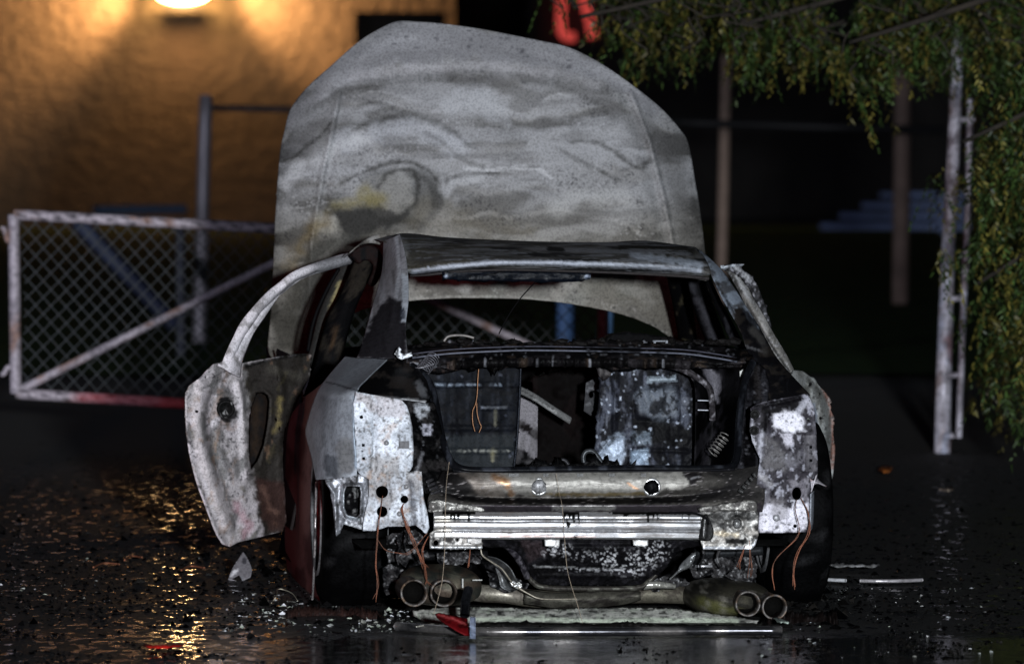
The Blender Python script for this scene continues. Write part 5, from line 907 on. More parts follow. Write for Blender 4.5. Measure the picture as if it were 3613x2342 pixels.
# ---- underbody tub
TB = [('b', (.016, .015, .018, .5, 0)), ('n', (.038, .036, .043, .5, 0), 30, 26, .48, .62, .7), ('n', (.015, .014, .015, .5, 0), 40, 20, .52, .64, .8)]
def ash_spray(px, py, A):
    a = ss(.57, .64, fbm(px / 6, py / 3.6, 91, 3)); zone = ss(60, 0, segdist(px, py, [(2150, 1975), (2230, 1990), (2325, 1945)])) + .35 * ss(30, 0, segdist(px, py, [(1990, 1950), (2130, 1965)])) + .9 * ss(26, 0, segdist(px, py, [(1925, 1945), (2000, 1935)])) + .7 * ss(10, 0, segdist(px, py, [(1960, 2006), (2280, 2010)]))
    m = np.clip(a * zone * 1.3, 0, .9); return A + m[:, None] * (np.array((.62, .62, .65, .6, 0)) - A)
plate('spare_wheel_tub', [(1700, 1905), (1860, 1903), (2459, 1906), (2470, 1925), (2420, 1935), (2383, 1955), (2360, 1985), (2333, 2020), (2310, 2045), (2257, 2062), (2050, 2066), (1917, 2062), (1880, 2045), (1862, 2010), (1848, 1977), (1820, 1945), (1780, 1930), (1720, 1932)], lambda px, py: .16 + (py - 1905) / 160 * .14, CAR,
      TB + [(ash_spray,), ('p', (.07, .05, .055, .5, .1), [(1840, 1905), (1920, 1905), (1930, 1950), (1870, 1980), (1850, 1950)], 14, .7), ('l', (.6, .6, .62, .4, .2), [(1880, 1996), (2030, 2000)], 1.2, 2, .7), ('l', (.55, .55, .58, .4, .2), [(2050, 2006), (2200, 2008)], 1.5, 2.5, .8)], step=5.5,
      rel=[('p', .03, [(1930, 1915), (2330, 1915), (2310, 1985), (2270, 2005), (1950, 2005), (1925, 1980)], 14), ('l', .014, [(1880, 1925), (1900, 1960), (1930, 1975), (1990, 1940)], 12), ('l', .014, [(1862, 1930), (1880, 2000), (1900, 2030)], 12), ('l', .016, [(2400, 1915), (2350, 1950), (2320, 2010)], 14), ('l', -.014, [(2380, 1915), (2335, 1950), (2300, 2008)], 9), ('l', .012, [(1900, 2030), (2280, 2030)], 10), ('n', .008, 36, 26), ('n', .003, 10, 8)], curve=True, mat=M_CHAR)
tube('tub_rim', [(1855, 2010, .28), (1880, 2052, .28), (1930, 2072, .28), (2100, 2076, .28), (2250, 2072, .28), (2290, 2050, .28), (2340, 1998, .28)], .010, CAR, [('b', (.05, .045, .04, .45, .3)), ('n', (.12, .12, .10, .4, .3), 40, 10, .55, .66, .7)], n=70)
strip('frame_rail', [(1700, 1918, .2), (1760, 1925, .2), (1800, 1955, .22), (1830, 2000, .25), (1850, 2044, .28)], [(1740, 1912, .22), (1800, 1916, .22), (1845, 1950, .24), (1864, 2000, .27), (1880, 2040, .3)], CAR, [('b', (.035, .032, .040, .45, .3)), ('n', (.14, .13, .15, .4, .3), 12, 14, .52, .64, .7)], bulge=.03, rel=[('n', .008, 18, 18)])
strip('heat_shield', [(1722, 1960, .3), (1760, 1970, .26), (1800, 2000, .24), (1822, 2040, .24), (1838, 2070, .26)], [(1700, 1955, .4), (1740, 1990, .36), (1758, 2040, .34), (1766, 2070, .34), (1790, 2084, .34)], CAR, [('b', (.14, .145, .15, .35, .7)), ('n', (.04, .038, .035, .5, .2), 20, 30, .5, .64, .7)], bulge=-.04, nu=16)
plate('crumpled_foil', [(1800, 2052), (1814, 2048), (1822, 2056), (1832, 2050), (1842, 2060), (1842, 2072), (1826, 2078), (1804, 2066)], .2, CAR, [('b', (.6, .6, .6, .3, .7)), ('n', (.2, .2, .14, .4, .4), 8, 8, .5, .6, .5)], step=3.5, jag=1.5, rel=[('n', .014, 8, 8)])
tube('cable', [(1696, 1936, .15), (1704, 1960, .15), (1740, 1985, .16), (1770, 2005, .17), (1800, 2045, .18), (1815, 2062, .2), (1862, 2092, .2), (1915, 2112, .2), (2035, 2112, .22)], .0028, CAR, [('b', (.3, .27, .22, .4, .4))], n=90)
strip('torn_foil', [(2455, 1945, .2), (2430, 1960, .2), (2400, 1990, .22), (2390, 2010, .22), (2362, 2040, .25)], [(2452, 1975, .2), (2436, 2000, .2), (2410, 2012, .22), (2396, 2020, .22), (2364, 2046, .25)], CAR, [('b', (.34, .35, .36, .32, .75))], bulge=.012, rel=[('n', .008, 12, 12)])
strip('torn_foil', [(2290, 2052, .24), (2330, 2052, .24), (2384, 2062, .26)], [(2270, 2078, .24), (2320, 2072, .24), (2382, 2074, .26)], CAR, [('b', (.45, .44, .40, .3, .7))], bulge=.01, rel=[('n', .006, 14, 10)])
V, f = boxW(C(2483, 1996, .5), (.06, .02, .008), (RT, FW, (0, 0, 1))); mesh('spring_seat', V, f, CAR, M_SMOOTH, [('b', (.65, .65, .68, .3, .6))])
tube('axle_beam', [(2450, 1950, .5), (2560, 1950, .5), (2690, 1940, .5)], .018, CAR, [('b', (.03, .032, .035, .45, .3))]); tube('axle_beam', [(1380, 1952, .6), (1500, 1960, .6), (1720, 1956, .6)], .018, CAR, [('b', (.018, .018, .02, .45, .3))])

# ---- torn and crumpled sheet between the axle and the mufflers
CRM = [('b', (.05, .048, .05, .5, .1)), ('n', (.16, .16, .165, .45, .2), 16, 22, .54, .66, .8), ('n', SOOT, 30, 20, .50, .60, .9), ('n', (.35, .35, .36, .5, .1), 7, 9, .68, .75, .8)]
for pts, d0 in (([(1362, 1890), (1420, 1872), (1470, 1868), (1505, 1900), (1512, 1960), (1490, 1990), (1450, 1975), (1430, 1998), (1395, 1980), (1368, 1990)], .42), ([(1352, 2000), (1380, 1990), (1440, 2012), (1452, 2030), (1410, 2050), (1390, 2090), (1360, 2100), (1350, 2060)], .62),
                ([(2440, 1950), (2520, 1942), (2600, 1955), (2650, 1945), (2672, 1990), (2660, 2040), (2600, 2020), (2560, 2050), (2500, 2030), (2450, 2040), (2428, 1995)], .50), ([(2560, 2030), (2600, 2006), (2650, 2000), (2672, 2030), (2660, 2060), (2600, 2052)], .30),
                ([(1720, 2012), (1760, 2030), (1830, 2040), (1870, 2062), (1850, 2084), (1780, 2090), (1730, 2066)], .38), ([(2280, 2050), (2350, 2030), (2420, 2040), (2440, 2070), (2380, 2090), (2300, 2084)], .40), ([(1540, 1950), (1620, 1944), (1700, 1960), (1690, 1990), (1640, 1984), (1600, 2002), (1548, 1990)], .45)):
    plate('crumpled_panel', pts, d0, CAR, CRM, step=5, jag=4, rel=[('n', .05, 34, 26), ('n', .02, 12, 10)], thick=.003)
for pts in ([(1404, 1900), (1410, 1930), (1400, 1960), (1406, 1992)], [(1434, 1880), (1428, 1920), (1440, 1950)], [(2478, 1930), (2484, 1960), (2470, 1990), (2474, 2015)], [(2540, 1936), (2530, 1970), (2548, 2004)]):
    tube('hanging_shred', [(x, y, .3) for x, y in pts], [.007, .002], CAR, CRM, segs=6)
# ---- exhaust
MU = [('b', (.085, .065, .05, .6, .2)), ('n', (.040, .05, .045, .6, .2), 30, 20, .48, .62, .8), ('n', (.17, .16, .12, .5, .3), 50, 40, .56, .66, .6)]
def muffler(name, px, py, rx, rz, tips, tr_, lay, d0):
    c = C(px, py, d0 + .3); sx = rx / 24000 * c[1]; sz = rz / 24000 * c[1]
    bm = bmesh.new(); bmesh.ops.create_uvsphere(bm, u_segments=48, v_segments=28, radius=1); V = np.array([v.co for v in bm.verts]); f = [[v.index for v in q.verts] for q in bm.faces]; bm.free()
    V = np.sign(V) * np.abs(V) ** np.array([.8, .7, .8]); W = c + V[:, [0]] * sx * RT + V[:, [1]] * .30 * FW + V[:, [2]] * np.array([0, 0, sz]); W = W + FW * (fbm(V[:, 0] * 4, V[:, 2] * 4, 4) - .5)[:, None] * .02
    o = mesh(name, W, f, CAR, M_BURN, lay)
    for x, y in tips:
        c2 = C(x, y, d0 - .09); r = tr_ / 24000 * c2[1]
        V, f = lathe(c2, FW, [(.26, r * 1.02), (.10, r * 1.04), (.03, r * 1.06), (.012, r * 1.14), (.0, r * 1.14), (-.006, r * 1.08), (-.004, r * .98), (.01, r * .93), (.05, r * .91), (.10, r * .88), (.10, 0)], 44)
        tx, ty = proj(V); TA = paint(tx, ty, [('b', (.13, .12, .115, .42, .3)), ('n', (.05, .035, .025, .6, .1), 22, 18, .44, .60, .85), ('n', (.20, .12, .07, .6, 0), 16, 16, .58, .68, .5)]); TA[44 * 8:] = (.010, .009, .008, .8, 0); mesh('exhaust_tip', V, f, o, M_BURN, TA)
    return o
muffler('muffler', 1552, 2062, 140, 68, [(1461, 2091), (1566, 2092)], 43, MU, .05)
muffler('muffler', 2560, 2104, 148, 62, [(2639, 2129), (2733, 2141)], 40, [('b', (.065, .06, .045, .55, .4)), ('n', (.03, .028, .025, .6, .2), 30, 30, .48, .6, .8), ('l', (.11, .11, .035, .5, .3), [(2470, 2120), (2530, 2150), (2600, 2165)], 16, 20, .7), ('n', (.16, .15, .13, .5, .3), 26, 26, .58, .66, .6)], .05)
tube('exhaust_pipe', [(1620, 2075, .45), (1700, 2092, .42), (1780, 2096, .4), (1900, 2112, .4), (2050, 2110, .4), (2250, 2096, .4), (2400, 2098, .42), (2500, 2104, .45)], .032, CAR, [('b', (.12, .11, .085, .5, .5)), ('p', (.27, .25, .21, .4, .6), [(1690, 2050), (1850, 2060), (1850, 2110), (1690, 2110)], 30, .9), ('n', (.05, .04, .035, .6, .2), 60, 26, .5, .62, .7)], n=120, segs=20)
strip('exhaust_shield', [(1850, 2082, .33), (1950, 2092, .31), (2050, 2090, .31), (2200, 2078, .33), (2260, 2090, .33)], [(1850, 2128, .33), (1950, 2142, .31), (2050, 2146, .31), (2200, 2130, .33), (2260, 2112, .33)], CAR, [('b', (.09, .085, .07, .5, .4)), ('n', (.035, .03, .028, .5, .2), 50, 20, .5, .62, .8)], bulge=.03, rel=[('n', .008, 30, 14)], nu=14)
V, f = join([boxW(C(1684, 2045, .0), (.034, .008, .004), (RT, FW, (0, 0, 1))), boxW(C(1632, 2056, .0), (.005, .010, .032), (RT, FW, (0, 0, 1)))]); mesh('exhaust_hanger', V, f, CAR, M_BURN, [('b', (.22, .22, .21, .45, .2))], smooth=False)

# ---- open rear doors
LD = [('b', (.44, .41, .425, .5, 0)), ('n', (.52, .48, .51, .5, 0), 50, 120, .45, .62, .8), ('n', (.13, .125, .125, .7, 0), 40, 100, .54, .64, .85), ('n', (.06, .055, .06, .7, 0), 8, 12, .66, .71, .8),
      ('p', (.036, .031, .026, .75, 0), [(862, 1285), (1090, 1240), (1100, 1330), (1060, 1420), (1010, 1520), (1005, 1650), (1015, 1880), (930, 1890), (905, 1780), (885, 1660), (870, 1560), (885, 1430), (870, 1370)], 14, .96), ('n', (.10, .085, .045, .8, 0), 30, 40, .66, .72, .4),
      ('l', (.50, .46, .47, .5, 0), [(700, 1350), (690, 1440), (700, 1560), (735, 1680), (790, 1830), (830, 1905)], 14, 12, .55), ('l', (.10, .10, .10, .7, 0), [(735, 1400), (722, 1480), (730, 1570), (770, 1690)], 5, 8, .6), ('p', (.09, .09, .09, .7, 0), [(735, 1560), (800, 1600), (830, 1640), (800, 1680), (750, 1640)], 18, .65),
      ('n', (.22, .13, .08, .7, 0), 26, 50, .62, .72, .45), ('l', (.09, .085, .085, .7, 0), [(752, 1400), (740, 1480), (750, 1580), (785, 1700), (820, 1800)], 3, 7, .7), ('l', (.07, .07, .07, .7, 0), [(712, 1370), (780, 1345), (820, 1312)], 2, 5, .7), ('l', (.09, .09, .09, .7, 0), [(850, 1350), (868, 1440), (872, 1560)], 4, 8, .6), ('l', (.07, .07, .07, .7, 0), circ(797, 1442, 46, 58), 2, 7, .6), ('l', (.40, .22, .26, .6, 0), [(830, 1780), (850, 1820), (880, 1850), (860, 1890)], 8, 16, .6), ('l', (.015, .015, .015, .7, 0), [(870, 1290), (1000, 1258), (1085, 1250)], 5, 5, .8), ('l', (.12, .11, .09, .7, 0), [(960, 1300), (1010, 1310), (1050, 1330)], 9, 16, .3),  # dark contour strokes along edges and round the latch imitate relief shading
      ('p', (.02, .02, .021, .6, 0), [(775, 1400), (805, 1398), (820, 1415), (822, 1440), (838, 1450), (836, 1470), (810, 1492), (775, 1480), (762, 1440)], 5, .95), ('l', (.22, .17, .06, .8, 0), [(990, 1410), (985, 1480), (968, 1520)], 5, 12, .6), ('p', (.075, .035, .030, .7, 0), [(905, 1690), (1010, 1700), (1015, 1860), (960, 1880), (920, 1820)], 20, .7), ('l', (.16, .09, .07, .7, 0), [(930, 1720), (950, 1790), (975, 1810)], 5, 12, .6)]
ddL = lambda px, py: 1.55 + np.clip((px - 660) / 430, -.1, 1.1) * .65
do = [(757, 1283), (720, 1318), (669, 1362), (657, 1392), (657, 1458), (661, 1530), (669, 1591), (688, 1673), (706, 1730), (727, 1784), (748, 1840), (765, 1888), (785, 1916), (812, 1928), (842, 1912), (908, 1896), (1000, 1874), (1012, 1839), (1008, 1756), (999, 1618), (1007, 1514), (1057, 1400), (1096, 1326), (1100, 1250), (1060, 1250), (985, 1257), (864, 1281), (800, 1275)]
LDOOR = plate('rear_door', do, ddL, CAR, LD, holes=[[(908, 1387), (930, 1385), (944, 1394), (950, 1414), (944, 1492), (930, 1569), (908, 1629), (888, 1655), (881, 1610), (881, 1503), (889, 1436)], circ(727, 1330, 5, n=10), circ(694, 1450, 7, 5, n=10), circ(842, 1318, 3, 11, n=10), circ(980, 1332, 3, 12, n=8), circ(975, 1480, 4, 7, n=8), circ(987, 1510, 4, 8, n=8)], curve=False, step=6, mat=M_BURN, thick=.006,
      rel=[('l', .035, [(715, 1370), (702, 1460), (712, 1570), (745, 1700), (800, 1860)], 36), ('l', -.030, [(752, 1400), (740, 1480), (750, 1580), (785, 1700)], 26), ('l', .030, [(840, 1350), (856, 1440), (860, 1560), (868, 1680)], 22), ('l', .018, [(700, 1340), (760, 1320), (812, 1290)], 12), ('l', -.016, [(712, 1370), (780, 1345), (830, 1310)], 14), ('n', .014, 60, 110), ('n', .004, 18, 26), ('l', .016, [(875, 1430), (874, 1560), (884, 1665), (915, 1650), (952, 1500), (958, 1400), (930, 1374), (895, 1380), (875, 1430)], 10), ('l', .02, [(690, 1690), (740, 1830), (790, 1920)], 18), ('l', -.012, [(870, 1290), (1085, 1256)], 10), ('l', .014, [(980, 1300), (1000, 1400), (985, 1560), (990, 1700)], 20)])
plate('inner_door_skin', [(870, 1372), (965, 1372), (965, 1660), (870, 1660)], 2.12, LDOOR, [('b', (.022, .014, .010, .7, 0)), ('n', SOOT, 20, 60, .5, .6, .8), ('l', (.05, .032, .02, .7, 0), [(905, 1420), (900, 1600)], 8, 16, .6)], step=10)
FRL = [('b', (.62, .59, .63, .42, 0)), ('n', (.20, .19, .19, .6, 0), 26, 26, .52, .64, .8), ('n', (.66, .64, .68, .45, 0), 50, 50, .5, .62, .7), ('l', (.08, .08, .085, .6, 0), [(820, 1262), (858, 1185), (915, 1100), (968, 1045), (1040, 985), (1120, 950)], 1.5, 3.5, .8), ('p', (.12, .125, .135, .6, 0), [(1100, 980), (1100, 930), (1260, 890), (1260, 940)], 20, .8)]  # dark stroke paints shade into the groove along the frame
strip('window_frame', [(766, 1290, 1.70), (784, 1279, 1.72), (836, 1164, 1.80), (896, 1082, 1.86), (942, 1036, 1.92), (985, 1004, 1.96), (1040, 962, 2.0), (1120, 932, 2.1), (1202, 906, 2.2), (1250, 898, 2.26)],
      [(840, 1330, 1.80), (846, 1279, 1.80), (866, 1222, 1.86), (888, 1174, 1.88), (932, 1108, 1.94), (979, 1044, 2.0), (1048, 988, 2.05), (1118, 958, 2.12), (1205, 932, 2.2), (1236, 924, 2.26)], LDOOR, FRL, bulge=.03, nu=18, nv=110, thick=.01,
      rel=[('l', -.022, [(820, 1262), (858, 1185), (915, 1100), (968, 1045), (1040, 985), (1120, 950)], 9), ('l', .012, [(840, 1270), (872, 1200), (930, 1112), (985, 1045)], 8)])
V, f = lathe(C(797, 1442, 1.70), -FW, [(0, .034), (.006, .030), (.006, .024), (-.01, .02), (-.01, 0)], 24); mesh('door_latch', V, f, LDOOR, M_CHAR, [('b', (.02, .02, .02, .45, .1)), ('n', (.3, .3, .3, .5, 0), 6, 6, .66, .72, .9)])

RD = [('b', (.24, .25, .245, .55, .05)), ('n', (.36, .37, .37, .5, 0), 20, 90, .46, .62, .8), ('n', (.10, .10, .09, .7, 0), 16, 60, .54, .66, .7), ('l', (.16, .06, .04, .7, 0), [(2905, 1370), (2930, 1440), (2938, 1540), (2932, 1650)], 4, 6, .8), ('n', (.05, .05, .05, .7, 0), 7, 9, .68, .73, .8), ('l', (.22, .26, .34, .4, .1), [(2868, 1430), (2884, 1520), (2896, 1620), (2902, 1690)], 4, 7, .8), ('l', (.012, .012, .014, .6, 0), [(2880, 1560), (2896, 1600), (2912, 1660), (2908, 1700)], 2.5, 5, .85)]
ddR = lambda px, py: 1.75 - np.clip((px - 2780) / 160, -.5, 1) * .35
RDOOR = plate('rear_door', [(2800, 1306), (2827, 1309), (2858, 1332), (2887, 1358), (2919, 1400), (2928, 1430), (2933, 1460), (2939, 1542), (2938, 1600), (2932, 1670), (2922, 1716), (2914, 1716), (2901, 1695), (2880, 1690), (2850, 1640), (2840, 1400), (2780, 1330)], ddR, CAR, RD, holes=[circ(2856, 1357, 6, n=12), circ(2894, 1475, 6.5, 5.5, n=12), circ(2888, 1390, 2.3, n=8), circ(2903, 1533, 2.5, n=8), circ(2923, 1593, 3, n=8)], step=6,
      rel=[('l', .02, [(2858, 1332), (2915, 1400), (2930, 1470), (2934, 1560)], 10), ('l', .02, [(2850, 1380), (2876, 1450), (2890, 1560), (2905, 1680)], 14), ('l', -.014, [(2850, 1350), (2895, 1420), (2912, 1500), (2915, 1600)], 12), ('n', .004, 20, 60)], thick=.01)
strip('window_frame', [(2560, 952, 2.1), (2584, 990, 2.05), (2606, 1030, 2.0), (2640, 1100, 1.95), (2690, 1190, 1.9), (2740, 1270, 1.85), (2790, 1325, 1.8)], [(2624, 962, 2.1), (2638, 1000, 2.05), (2655, 1045, 2.0), (2690, 1100, 1.95), (2734, 1180, 1.9), (2776, 1250, 1.85), (2806, 1312, 1.8)], RDOOR,
      [('b', (.17, .165, .155, .5, .05)), ('n', (.32, .31, .30, .5, 0), 14, 60, .48, .62, .8), ('l', (.05, .05, .05, .6, 0), [(2634, 1075), (2690, 1170), (2740, 1250), (2780, 1305)], 2.5, 4, .8), ('p', (.03, .03, .03, .7, 0), [(2556, 950), (2590, 960), (2626, 1030), (2600, 1050)], 9, .7), ('n', (.4, .4, .42, .5, 0), 10, 10, .6, .68, .6), ('l', (.52, .53, .55, .45, 0), [(2600, 975), (2625, 1020), (2650, 1060)], 5, 6, .6)], bulge=.03, nu=16, nv=80, rel=[('l', -.02, [(2634, 1075), (2690, 1170), (2740, 1250), (2780, 1305)], 9), ('n', .005, 14, 30)])
plate('frame_corner', [(2540, 948), (2556, 936), (2580, 930), (2600, 929), (2626, 932), (2618, 938), (2616, 946), (2630, 962), (2650, 970), (2662, 992), (2676, 1014), (2696, 1070), (2718, 1135), (2724, 1160), (2700, 1120), (2660, 1050), (2640, 1010), (2625, 985), (2600, 968), (2578, 955), (2556, 955)], 2.0, RDOOR, [('b', (.05, .05, .055, .5, .1)), ('l', (.50, .54, .60, .45, 0), [(2545, 944), (2580, 936), (2620, 934)], 4, 4, .9), ('l', (.36, .37, .39, .5, 0), [(2600, 945), (2622, 960), (2640, 990)], 7, 8, .6), ('n', (.25, .25, .28, .5, 0), 8, 14, .58, .68, .7), ('n', (.015, .015, .015, .6, 0), 12, 20, .52, .6, .7)], step=4.5, curve=False, thick=.014, rel=[('n', .008, 10, 16), ('l', .012, [(2545, 944), (2580, 936), (2620, 934)], 6)])

# ---- wires
CU = [('b', (.22, .085, .05, .55, .1)), ('n', (.10, .06, .045, .6, .1), 14, 40, .5, .62, .7)]
def wires(pts, n, spread, r=.0010, lay=CU, seed=0):
    g = np.random.default_rng(seed)
    for k in range(n):
        P = np.array(pts, float); P[1:, :2] += g.normal(size=(len(P) - 1, 2)) * spread * np.linspace(.3, 1, len(P) - 1)[:, None]; P[:, 2] += g.normal() * .006
        tube('copper_wire', P, r * (.8 + .5 * g.random()), CAR, lay, n=26, segs=5)
wires([(1350, 1748, .14), (1343, 1800, .12), (1334, 1850, .10), (1330, 1920, .1), (1326, 1990, .1), (1332, 2060, .1), (1326, 2120, .1)], 3, 4, seed=1)
wires([(1424, 1776, .14), (1420, 1800, .12), (1436, 1860, .10), (1460, 1910, .10), (1480, 1960, .10), (1496, 2000, .08)], 7, 7, .0011, seed=2)
wires([(1512, 1890, .1), (1490, 1940, .1), (1496, 1990, .08), (1506, 2040, .03), (1512, 2065, .0)], 4, 6, seed=3)
wires([(1334, 1905, .1), (1360, 1938, .1), (1400, 1948, .1), (1450, 1945, .1), (1510, 1880, .1)], 2, 4, seed=4)
wires([(2811, 1762, .15), (2806, 1800, .12), (2820, 1860, .1), (2808, 1900, .1), (2740, 1970, .1), (2724, 2020, .1), (2732, 2078, .1)], 2, 3, .0010, seed=5)
wires([(2826, 1756, .15), (2852, 1810, .12), (2856, 1880, .1), (2820, 1930, .1), (2800, 2000, .1), (2802, 2070, .1)], 4, 5, .0010, seed=6)
wires([(2644, 1905, .05), (2648, 1950, .05), (2652, 2000, .05), (2650, 2040, .02)], 3, 7, .0014, seed=7)
wires([(2630, 1920, .05), (2614, 1970, .05), (2606, 2000, .05)], 3, 5, .0011, seed=8)
wires([(1660, 1905, .05), (1658, 1950, .05), (1656, 2000, .05)], 2, 3, .0013, seed=9)
TH_ = [('b', (.30, .24, .18, .5, .1))]
tube('thread', [(1585, 1630, .1), (1576, 1700, .05), (1572, 1780, -.02), (1570, 1900, -.03), (1566, 1990, -.06), (1556, 2070, -.08), (1530, 2165, -.08)], .0011, CAR, TH_, n=60, segs=5)
tube('thread', [(1962, 1670, .1), (1974, 1740, .05), (1984, 1790, -.02), (1992, 1900, -.03), (2004, 2020, -.04), (2040, 2140, -.04), (2056, 2200, -.04)], .0009, CAR, TH_, n=60, segs=5)

# ================================================================== things lying about
M_PAINT = burnt_mat('flaking_road_paint', fine=30, amt=.5, bump=.8, bscale=30)
def bank(px, py): return 23.93 + (2200 - py) / 60 * .16
def ground_patch(name, outline, z, layers, label=None, cat=None, kind=None, thick=.004, step=9, jag=3, mat=None, group=None, relz=0):
    o = plate(name, outline, 0, None, layers, step=step, jag=jag, mat=mat or M_PAINT, thick=0, place=lambda a, b, c: gnd(a, b, z + relz * fbm(a / 14, b / 5, 3)) if not relz else gnd(a, b, z))
    if relz:
        n = len(o.data.vertices); co = np.zeros(n * 3); o.data.vertices.foreach_get('co', co); co = co.reshape(-1, 3); co[:, 2] += relz * fbm(co[:, 0] * 30, co[:, 1] * 12, 3); o.data.vertices.foreach_set('co', co.ravel())
    c = gnd(*np.mean(np.array(outline, float), 0), 0)
    V = np.zeros(len(o.data.vertices) * 3); o.data.vertices.foreach_get('co', V); V = V.reshape(-1, 3) - c; o.data.vertices.foreach_set('co', V.ravel()); o.location = Vector([float(a) for a in c]); o.data.update()
    s = o.modifiers.new('sheet', 'SOLIDIFY'); s.thickness = thick; s.offset = 0
    tagp(o, label, cat, group, kind); return o
# pale burnt foam and paint under the tail
fs = plate('foam_strip', [(1455, 2150), (1560, 2138), (1680, 2136), (1900, 2146), (2150, 2140), (2350, 2142), (2500, 2160), (2600, 2172), (2680, 2188), (2600, 2200), (2400, 2204), (2250, 2204), (2100, 2206), (1960, 2200), (1860, 2204), (1700, 2206), (1640, 2200), (1500, 2180)], 0, None,
    [('b', (.46, .46, .42, .8, 0)), ('n', (.2, .2, .185, .8, 0), 60, 7, .48, .64, .8), ('n', (.02, .02, .02, .8, 0), 50, 5, .58, .66, .9), ('l', (.78, .86, .70, .8, 0), [(1660, 2184), (1900, 2182), (2100, 2192), (2300, 2186), (2600, 2190)], 6, 5, .9), ('n', (.5, .55, .45, .8, 0), 30, 5, .64, .7, .6)],
    step=6, jag=3, mat=M_PAINT, place=lambda a, b, c: at(a, b, bank(a, b)), thick=.02, rel=[('n', .01, 26, 10)])
# charred heap in front of it, and the fallen bar
def heap(name, pts, r, label, cat, col=(.016, .015, .014, .55, 0), z=0, mat=None):
    P = np.array([gnd(x, y, 0) for x, y in pts]); Q = lin_n(P, len(pts) * 14); t = thing(name, Q[len(Q) // 2], label, cat)
    V = []; n = 10
    for i, q in enumerate(Q):
        rr = r * (.35 + 1.3 * fbm(np.array([i / 5.0]), np.array([1.7]), 6)[0]) * min(1, i / 4 + .1, (len(Q) - 1 - i) / 4 + .1)
        for k in range(n):
            a = math.pi * k / (n - 1); V.append(q + np.array([0, -math.cos(a) * rr * 1.8, math.sin(a) * rr * (1 + .5 * rng.normal() * .3) - .004]))
    return mesh('char_mass', V, grid_faces(len(Q), n), t, mat or M_CHAR, [('b', col), ('n', (.05, .045, .045, .4, 0), 8, 4, .6, .7, .7)]), t
heap('charred_ridge', [(1640, 2205), (1750, 2203), (1850, 2204), (1960, 2203), (2100, 2207), (2300, 2208), (2500, 2212), (2640, 2214)], .013, 'low ridge of black char along the front of the pale foam strip', 'charred remains')
heap('melted_plastic_heap', [(1010, 2175), (1060, 2168), (1140, 2166), (1220, 2170), (1300, 2178), (1345, 2182)], .030, 'reddish brown melted heap under the left rear tyre', 'melted plastic', (.05, .026, .022, .5, 0))
heap('melted_plastic_heap', [(2700, 2200), (2760, 2195), (2830, 2190), (2900, 2190), (2960, 2200)], .034, 'black melted heap under the right rear tyre', 'melted plastic', (.02, .014, .013, .5, 0))
def gtube(name, pts, r, label, cat, lay, group=None, z=.02, flat=1.0):
    P = np.array([gnd(x, y, z) if len(q) == 2 else gnd(x, y, q[2]) for q in pts for x, y in [q[:2]]]); Q = cr(P, 40) if len(P) > 2 else lin_n(P, 20)
    V, f = tubeW(Q, r, 10); V[:, 2] = z + (V[:, 2] - z) * flat; o = mesh(name, V, f, None, M_SMOOTH, lay, loc=Q[len(Q) // 2]); tagp(o, label, cat, group); return o
gtube('bumper_trim_bar', [(1400, 2208), (1550, 2219), (1680, 2227), (1900, 2228), (2200, 2227), (2500, 2224), (2760, 2224)], .016, 'long dark wet trim bar lying on the ground across the rear of the car', 'trim bar',
      [('b', (.05, .05, .055, .22, .7)), ('n', (.3, .28, .27, .2, .8), 90, 90, .52, .64, .8)], z=.02)
# red shard and the upright black bracket
sh = plate('red_shard', [(1536, 2164), (1548, 2160), (1600, 2170), (1650, 2180), (1652, 2215), (1655, 2240), (1640, 2238), (1610, 2222), (1575, 2200), (1545, 2178)], 0, None, [('b', (.13, .005, .007, .4, 0)), ('n', (.05, .003, .004, .5, 0), 30, 16, .45, .62, .8), ('l', (.5, .10, .10, .3, 0), [(1545, 2166), (1600, 2182), (1640, 2200)], 2, 4, .4)], step=5, mat=M_SMOOTH, place=lambda a, b, c: at(a, b, 23.15 + (a - 1536) / 120 * .06 - (b - 2160) / 80 * .10), thick=.004)
def rebase(o):
    n = len(o.data.vertices); co = np.zeros(n * 3); o.data.vertices.foreach_get('co', co); co = co.reshape(-1, 3); c = co.mean(0); c[2] = co[:, 2].min(); o.data.vertices.foreach_set('co', (co - c).ravel()); o.location = Vector([float(a) for a in c]); o.data.update(); return o
tagp(rebase(sh), 'curved broken red lens shard below the left exhaust tips', 'shard')
br = thing('fallen_bracket', gnd(1668, 2250), 'upright black bracket standing on the ground right of the red shard', 'bracket')
def AY(px, py, Y): return at(px, py, Y)
V, f = tubeW(np.array([AY(1640, 2172, 23.3), AY(1642, 2120, 23.33), AY(1652, 2080, 23.4)]), .017, 8); mesh('arm', V, f, br, M_CHAR, [('b', (.02, .021, .025, .35, .2))])
V, f = boxW(AY(1668, 2212, 23.1), (.020, .05, .074)); mesh('foot', V, f, br, M_CHAR, [('b', (.05, .06, .09, .3, .2))], smooth=False)
tagp(rebase(fs), 'pale greenish strip of foam residue on the ground under the exhaust pipe', 'foam strip')
